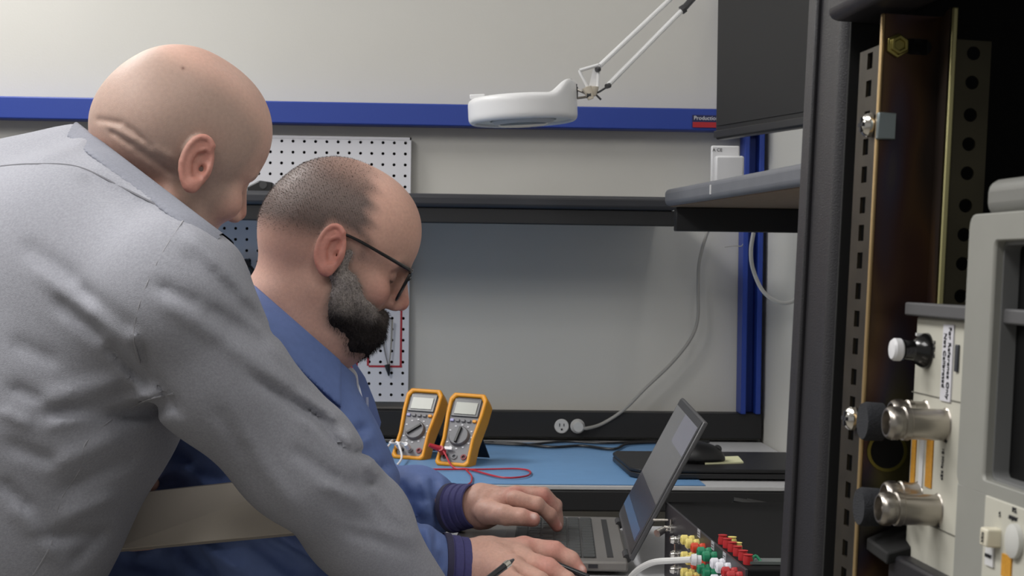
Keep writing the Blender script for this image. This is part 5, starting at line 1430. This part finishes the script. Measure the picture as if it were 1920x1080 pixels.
# near (right) hand
fR = [[(982, 1030, 1.990, .0150), (1040, 1034, 1.985, .0128), (1070, 1050, 1.982, .0112), (1087, 1070, 1.978, .0092)],
      [(975, 1052, 1.955, .0155), (1028, 1066, 1.945, .0128), (1062, 1088, 1.942, .0108), (1072, 1108, 1.94, .0088)],
      [(962, 1068, 1.925, .0150), (1008, 1088, 1.915, .0122), (1038, 1110, 1.912, .0102), (1046, 1126, 1.91, .0085)],
      [(945, 1082, 1.900, .0135), (984, 1102, 1.890, .0105), (1005, 1120, 1.888, .0088), (1012, 1132, 1.886, .0076)],
      [(930, 1052, 2.005, .0170), (975, 1064, 2.020, .0138), (1010, 1074, 2.022, .0115), (1032, 1082, 2.020, .0098)]]
pR = [[(915, 1058, 1.975, .031), (978, 1032, 1.985, .0175)], [(915, 1060, 1.965, .031), (972, 1050, 1.96, .0185)], [(912, 1064, 1.955, .029), (960, 1066, 1.93, .0165)], [(912, 1066, 1.95, .027), (945, 1078, 1.905, .0145)]]
hfR = hand_from(fR, pR, [(850, 1060, 1.952, .028), (912, 1062, 1.962, .030)])
tR = ((sk2, rd2, [(1087, 1070, 1.978), (1040, 1030, 1.985), (1028, 1062, 1.945), (985, 1025, 1.985)], [((1094, 1064, 1.968), .006)]))
def beard_fn(P):
    Q = P.copy(); Q[..., 1] = np.abs(Q[..., 1])
    d = sd_ell(Q, (0.064, 0, -0.062), (0.040, 0.047, 0.042))
    d = smin(d, sd_ell(Q, (0.076, 0, -0.076), (0.027, 0.034, 0.030)), 0.02)
    d = smin(d, sd_ell(Q, (0.050, 0, -0.084), (0.036, 0.040, 0.026)), 0.02)
    d = smin(d, sd_caps(Q, (0.022, 0.062, -0.022), (0.036, 0.056, -0.056), 0.0135, 0.019), 0.014)
    d = smin(d, sd_caps(Q, (0.038, 0.050, -0.062), (0.070, 0.028, -0.072), 0.020, 0.026), 0.016)
    d = smin(d, sd_caps(Q, (0.030, 0.062, -0.020), (0.072, 0.044, -0.046), 0.009, 0.012), 0.014)
    d = smin(d, sd_caps(Q, (0.070, 0.040, -0.048), (0.088, 0.012, -0.062), 0.014, 0.018), 0.014)
    d = smin(d, sd_caps(Q, (0.012, 0.066, -0.018), (0.014, 0.069, 0.012), 0.010, 0.0045), 0.01)
    d = smin(d, sd_caps(Q, (0.098, 0.003, -0.041), (0.080, 0.030, -0.052), 0.0085, 0.0095), 0.008)
    d = smax(d, -sd_caps(Q, (0.108, 0, -0.0545), (0.090, 0.020, -0.056), 0.0025, 0.0018), 0.004)
    return d - 0.0012 * vnoise(P, 170, 31) - 0.0008 * vnoise(P, 420, 33)
hg2 = gated(lambda P: head2(to_local(HM2, P)), HM2[:3, 3] - 0.26, HM2[:3, 3] + 0.20)
def body_fn2(P):
    core = smin(chain(P, shrink(coat_t1[:3], .035), 0.04), chain(P, shrink(coat_t2[:3], .035), 0.04), 0.06)
    core = smin(core, chain(P, [(455, 750, 1.95, .055), (520, 715, 2.09, .068), (495, 755, 2.24, .055)], 0.04), 0.04)
    core = smin(core, chain(P, shrink(armN[:-1], .02) + [(850, 1060, 1.952, .027)], 0.02), 0.02)
    core = smin(core, chain(P, shrink(armF[:-1], .02) + [(858, 952, 2.235, .026)], 0.02), 0.02)
    d = smin(core, hg2(P), 0.012)
    return smin(smin(d, hfL(P), 0.008), hfR(P), 0.008)
V, F = surfnet_sparse(body_fn2, (-0.50, 1.72, 0.70), (0.20, 2.42, 1.34), 0.0019)
Vl = (V - HM2[:3, 3]) @ HM2[:3, :3]
C2 = head_tint(Vl, (200, 158, 142), (188, 112, 100), (84, 74, 71), 0.92, lambda q: hair2(q))
lowm = V[:, 2] < 0.95
bd_ = beard_fn(Vl.astype(np.float32)); C2 = lerpc(C2, (128, 112, 104), 0.55 * np.exp(-(np.maximum(bd_, 0) / 0.007) ** 2) * (np.abs(Vl[:, 2]) < 0.13))
C2[lowm] = hand_tint(V[lowm], *tL)
cR = hand_tint(V[lowm], *tR); near = V[lowm][:, 1] < W(900, 1000, 2.08)[1]
tmp = C2[lowm]; tmp[near] = cR[near]; C2[lowm] = tmp
body2 = mesh_np('body', V, F, skinm2, man2, C2, local=False)
# beard
V, F = surfnet(beard_fn, (-0.02, -0.10, -0.13), (0.12, 0.10, 0.03), 0.002)
def beard_tint(V):
    z, x = V[:, 2], V[:, 0]
    ay = np.abs(V[:, 1])
    g = sstep(-0.068, -0.026, z + 0.30 * (0.06 - x) - 0.004 * vnoise(V.astype(np.float32), 150, 8)) * (1 - 0.5 * sstep(0.08, 0.095, x))      # grey at the sides, dark at the chin
    c = np.tile(np.array(srgb((42, 38, 38))), (len(V), 1)); c = lerpc(c, (158, 150, 146), g * 0.95)
    c = lerpc(c, (92, 84, 80), np.exp(-((z + 0.04) / 0.01) ** 2) * sstep(0.085, 0.095, x) * 0.6)
    return c
beardm = mat('beard_hair', (80, 74, 72), 0.9, attr='tint', noise=0.4, nscale=420, spec=0.15, bump=0.6, bscale=900)
Vw = V @ HM2[:3, :3].T + HM2[:3, 3]
beard = mesh_np('beard', Vw, F, beardm, man2, beard_tint(V), local=False)
# short hairs standing out of the beard and of the shaved scalp: one strand mesh each
def strands(V, F, tintfn, n, L, wd, dirb, M, name, parent, maskfn=None, seed=1, colfn=None):
    r = np.random.default_rng(seed)
    tri = V[F]; c = tri.mean(1); nn = np.cross(tri[:, 1] - tri[:, 0], tri[:, 2] - tri[:, 0]); ar = np.linalg.norm(nn, axis=1); nn /= ar[:, None] + 1e-12
    if maskfn is not None: ar = ar * maskfn(c)
    pr_ = ar / ar.sum(); ix = r.choice(len(c), n, p=pr_)
    p = c[ix] + (tri[ix, 0] - c[ix]) * r.uniform(-1, 1, (n, 1)) * .9
    d = nn[ix] + np.array(dirb) + r.normal(0, .35, (n, 3)); d /= np.linalg.norm(d, axis=1)[:, None]
    s_ = np.cross(d, r.normal(0, 1, (n, 3))); s_ /= np.linalg.norm(s_, axis=1)[:, None]
    l = L * r.uniform(.5, 1.1, (n, 1))
    p = p - d * 0.0006
    m1 = p + d * l * .55; m2 = p + d * l + np.array(dirb) * l * .5
    VV = np.stack([p - s_ * wd, p + s_ * wd, m1 + s_ * wd * .8, m1 - s_ * wd * .8, m2], 1).reshape(-1, 3)
    b_ = (np.arange(n) * 5)[:, None]
    FF = np.vstack([b_ + np.array([[0, 1, 2, 3]]), b_ + np.array([[3, 2, 4, 4]])])
    cc = np.repeat(tintfn(p) * r.uniform(.6, 1.5, (n, 1)), 5, 0)
    FW_ = VV @ M[:3, :3].T + M[:3, 3]
    FT = np.vstack([np.hstack([b_ + [[0, 1, 2]]]), np.hstack([b_ + [[0, 2, 3]]]), np.hstack([b_ + [[3, 2, 4]]])])
    return mesh_np(name, FW_, FT, beardm, parent, np.clip(cc, 0, 1), local=False)
strands(V, F, beard_tint, 14000, 0.0070, 0.00022, (0.15, 0, -0.5), HM2, 'beard_hairs', beard, seed=2)
Vh, Fh_ = surfnet(lambda P: head_field(P, 1.02), (-0.12, -0.09, -0.06), (0.10, 0.09, 0.14), 0.004)
strands(Vh, Fh_, lambda p: np.tile(np.array(srgb((98, 88, 84))), (len(p), 1)), 16000, 0.0030, 0.00016, (-0.1, 0, -0.15), HM2, 'cropped_hair', man2, maskfn=lambda c: np.clip(hair2(c), 0, 1) ** 1.5 * (np.abs(c[:, 1]) < 0.079), seed=3)
# glasses
def G(x, y, z): return HM2[:3, :3] @ np.array([x, y, z]) + HM2[:3, 3]
gm = mat('glasses_black', (16, 16, 18), 0.25, coat=0.3)
gl = MB()
glf = None
frame_pts = lambda s: [G(0.1015 - 0.10 * abs(yy) , s * yy, zz) for yy, zz in ((0.008, 0.026), (0.014, 0.031), (0.035, 0.033), (0.056, 0.031), (0.061, 0.024), (0.058, 0.004), (0.050, -0.008), (0.030, -0.011), (0.014, -0.006), (0.008, 0.008), (0.008, 0.026))]
for s in (-1, 1): gl.tube(frame_pts(s), 0.0019, 8, 4)
gl.tube([G(0.101, 0.009, 0.020), G(0.104, 0, 0.023), G(0.101, -0.009, 0.020)], 0.002, 8, 4)
glasses = gl.build('glasses', gm, man2, False); glasses['label'] = 'black framed glasses'
for s in (-1, 1):
    MB().tube([G(0.094, s * 0.061, 0.029), G(0.088, s * 0.070, 0.030), G(0.05, s * 0.076, 0.031), G(0.012, s * 0.0790, 0.031), G(-0.006, s * 0.0800, 0.027), G(-0.022, s * 0.077, 0.006)], [0.0030, 0.0026, 0.0022, 0.0020, 0.0018, 0.0016], 8, 6).build('temple', gm, glasses, False)
    f = frame_pts(s)[:-1]
    MB().slab(f, HM2[:3, 0] * 0.0008).build('lens', mat('lens_clear', (235, 240, 240), 0.03, trans=1.0), glasses, False)
# trousers and shoes of the seated man
hp2 = W(400, 1150, 2.1)
def legs2(P):
    d = sd_ell(P, (hp2[0] - 0.02, hp2[1], 0.56), (0.17, 0.21, 0.13))
    for y in (hp2[1] - 0.11, hp2[1] + 0.11):
        d = smin(d, sd_poly(P, [(hp2[0], y, 0.56), (0.03, y, 0.565), (0.01, y, 0.10)], [0.085, 0.070, 0.055], 0.02), 0.03)
    return d
V, F = surfnet(legs2, (hp2[0] - 0.3, hp2[1] - 0.3, 0.02), (0.2, hp2[1] + 0.3, 0.75), 0.012)
mesh_np('trousers', V, F, trou, man2, local=False)
for dy_ in (-0.11, 0.11):
    V, F = shoe_mesh(0.02, hp2[1] + dy_); mesh_np('shoe', V, F, shoem, man2, local=False)

# ================================================================== CHAIR, FOLDER, PENS
cx, cy = hp2[0] - 0.02, hp2[1]
ch = thing('office_chair', 'beige padded office chair under the seated man in the blue coat', 'chair', (cx, cy, 0))
bgm = mat('beige_upholstery', (150, 138, 120), 0.8, noise=0.06, nscale=200)
MB().box((cx, cy, 0.40), (0.48, 0.48, 0.07)).build('seat', bgm, ch, False, bevel=0.03, seg=5)
bk = W(205, 1000, 2.10)
Mk = np.eye(4); Mk[:3, :3] = rotm('Y', -8)
MB().box((cx - 0.285, cy, 0.67), (0.05, 0.42, 0.40), Mk).build('backrest', bgm, ch, False, bevel=0.022, seg=5)
MB().tube([(cx - 0.1, cy, 0.36), (cx - 0.28, cy, 0.37), (cx - 0.32, cy, 0.5), (cx - 0.315, cy, 0.62)], 0.018, 10, 6).build('back_support', blackpl, ch, False)
MB().cyl((cx, cy, 0.10), (cx, cy, 0.37), 0.026).build('column', steel, ch, False)
for k in range(5):
    a = math.radians(72 * k + 20); e = np.array([cx + 0.29 * math.cos(a), cy + 0.29 * math.sin(a), 0.075])
    l_ = MB().cyl((cx, cy, 0.10), e, 0.024, 0.014, 10).build('leg', blackpl, ch, False)
    MB().cyl(e + (-0.012 * math.sin(a), 0.012 * math.cos(a), -0.047), e + (0.012 * math.sin(a), -0.012 * math.cos(a), -0.047), 0.027, n=16).build('caster', blackpl, l_, False)
# folder held under the arm: a stack of card
fd = thing('folder', 'plain beige card folder held between the leaning man and the blue coat', 'folder', W(230, 980, 1.81))
cTL, cTR, cBR, cBL = W(264, 924, 1.86), W(600, 888, 1.77), W(640, 990, 1.735), W(206, 1031, 1.82)
nf = np.cross(cTR - cTL, cBL - cTL); nf /= np.linalg.norm(nf)
if nf @ FW < 0: nf = -nf
card = mat('beige_card', (204, 195, 182), 0.8, noise=0.03, nscale=12)
MB().slab([cTL, cTR, cBR, cBL], nf * 0.0012).build('cover', card, fd, False)
MB().slab([cTL + nf * .0012, cTR + nf * .0012, cBR + nf * .0012, cBL + nf * .0012], nf * 0.004).build('sheets', mat('paper_edge', (150, 144, 138), 0.85), fd, False)
t1_ = cTL + nf * .0052 + UP * 0.004; t2_ = cTR + nf * .0052 + UP * 0.0005
MB().slab([t1_, (t1_ + t2_) / 2 + UP * 0.002, t2_, cBR + nf * .0052, cBL + nf * .0052], nf * 0.0012).build('cover', mat('grey_card', (150, 144, 138), 0.8), fd, False)
# pens
def pen(a, b, lab, r=0.0042):
    t = thing('pen', lab, 'pen', a)
    a = np.array(a); b = np.array(b); d = (b - a) / np.linalg.norm(b - a)
    MB().cyl(a + d * 0.012, b, r, r, 14).build('barrel', mat('pen_black', (26, 28, 34), 0.25, coat=0.4), t, False)
    MB().cyl(a + d * 0.009, a + d * 0.017, r * 1.12, r * 1.12, 14).build('ring', chrome, t, False)
    MB().cyl(a, a + d * 0.010, r * 0.35, r * 0.9, 12).build('tip', mat('pen_grip', (70, 72, 76), 0.35), t, False)
pen(W(963, 1049, 1.86), W(868, 1122, 1.80), 'black pen with a silver ring pointing up in front of the near hand')
pen(W(1000, 1040, 1.965), W(1104, 1083, 1.96), 'black pen held between the fingers of the near hand', 0.0040)
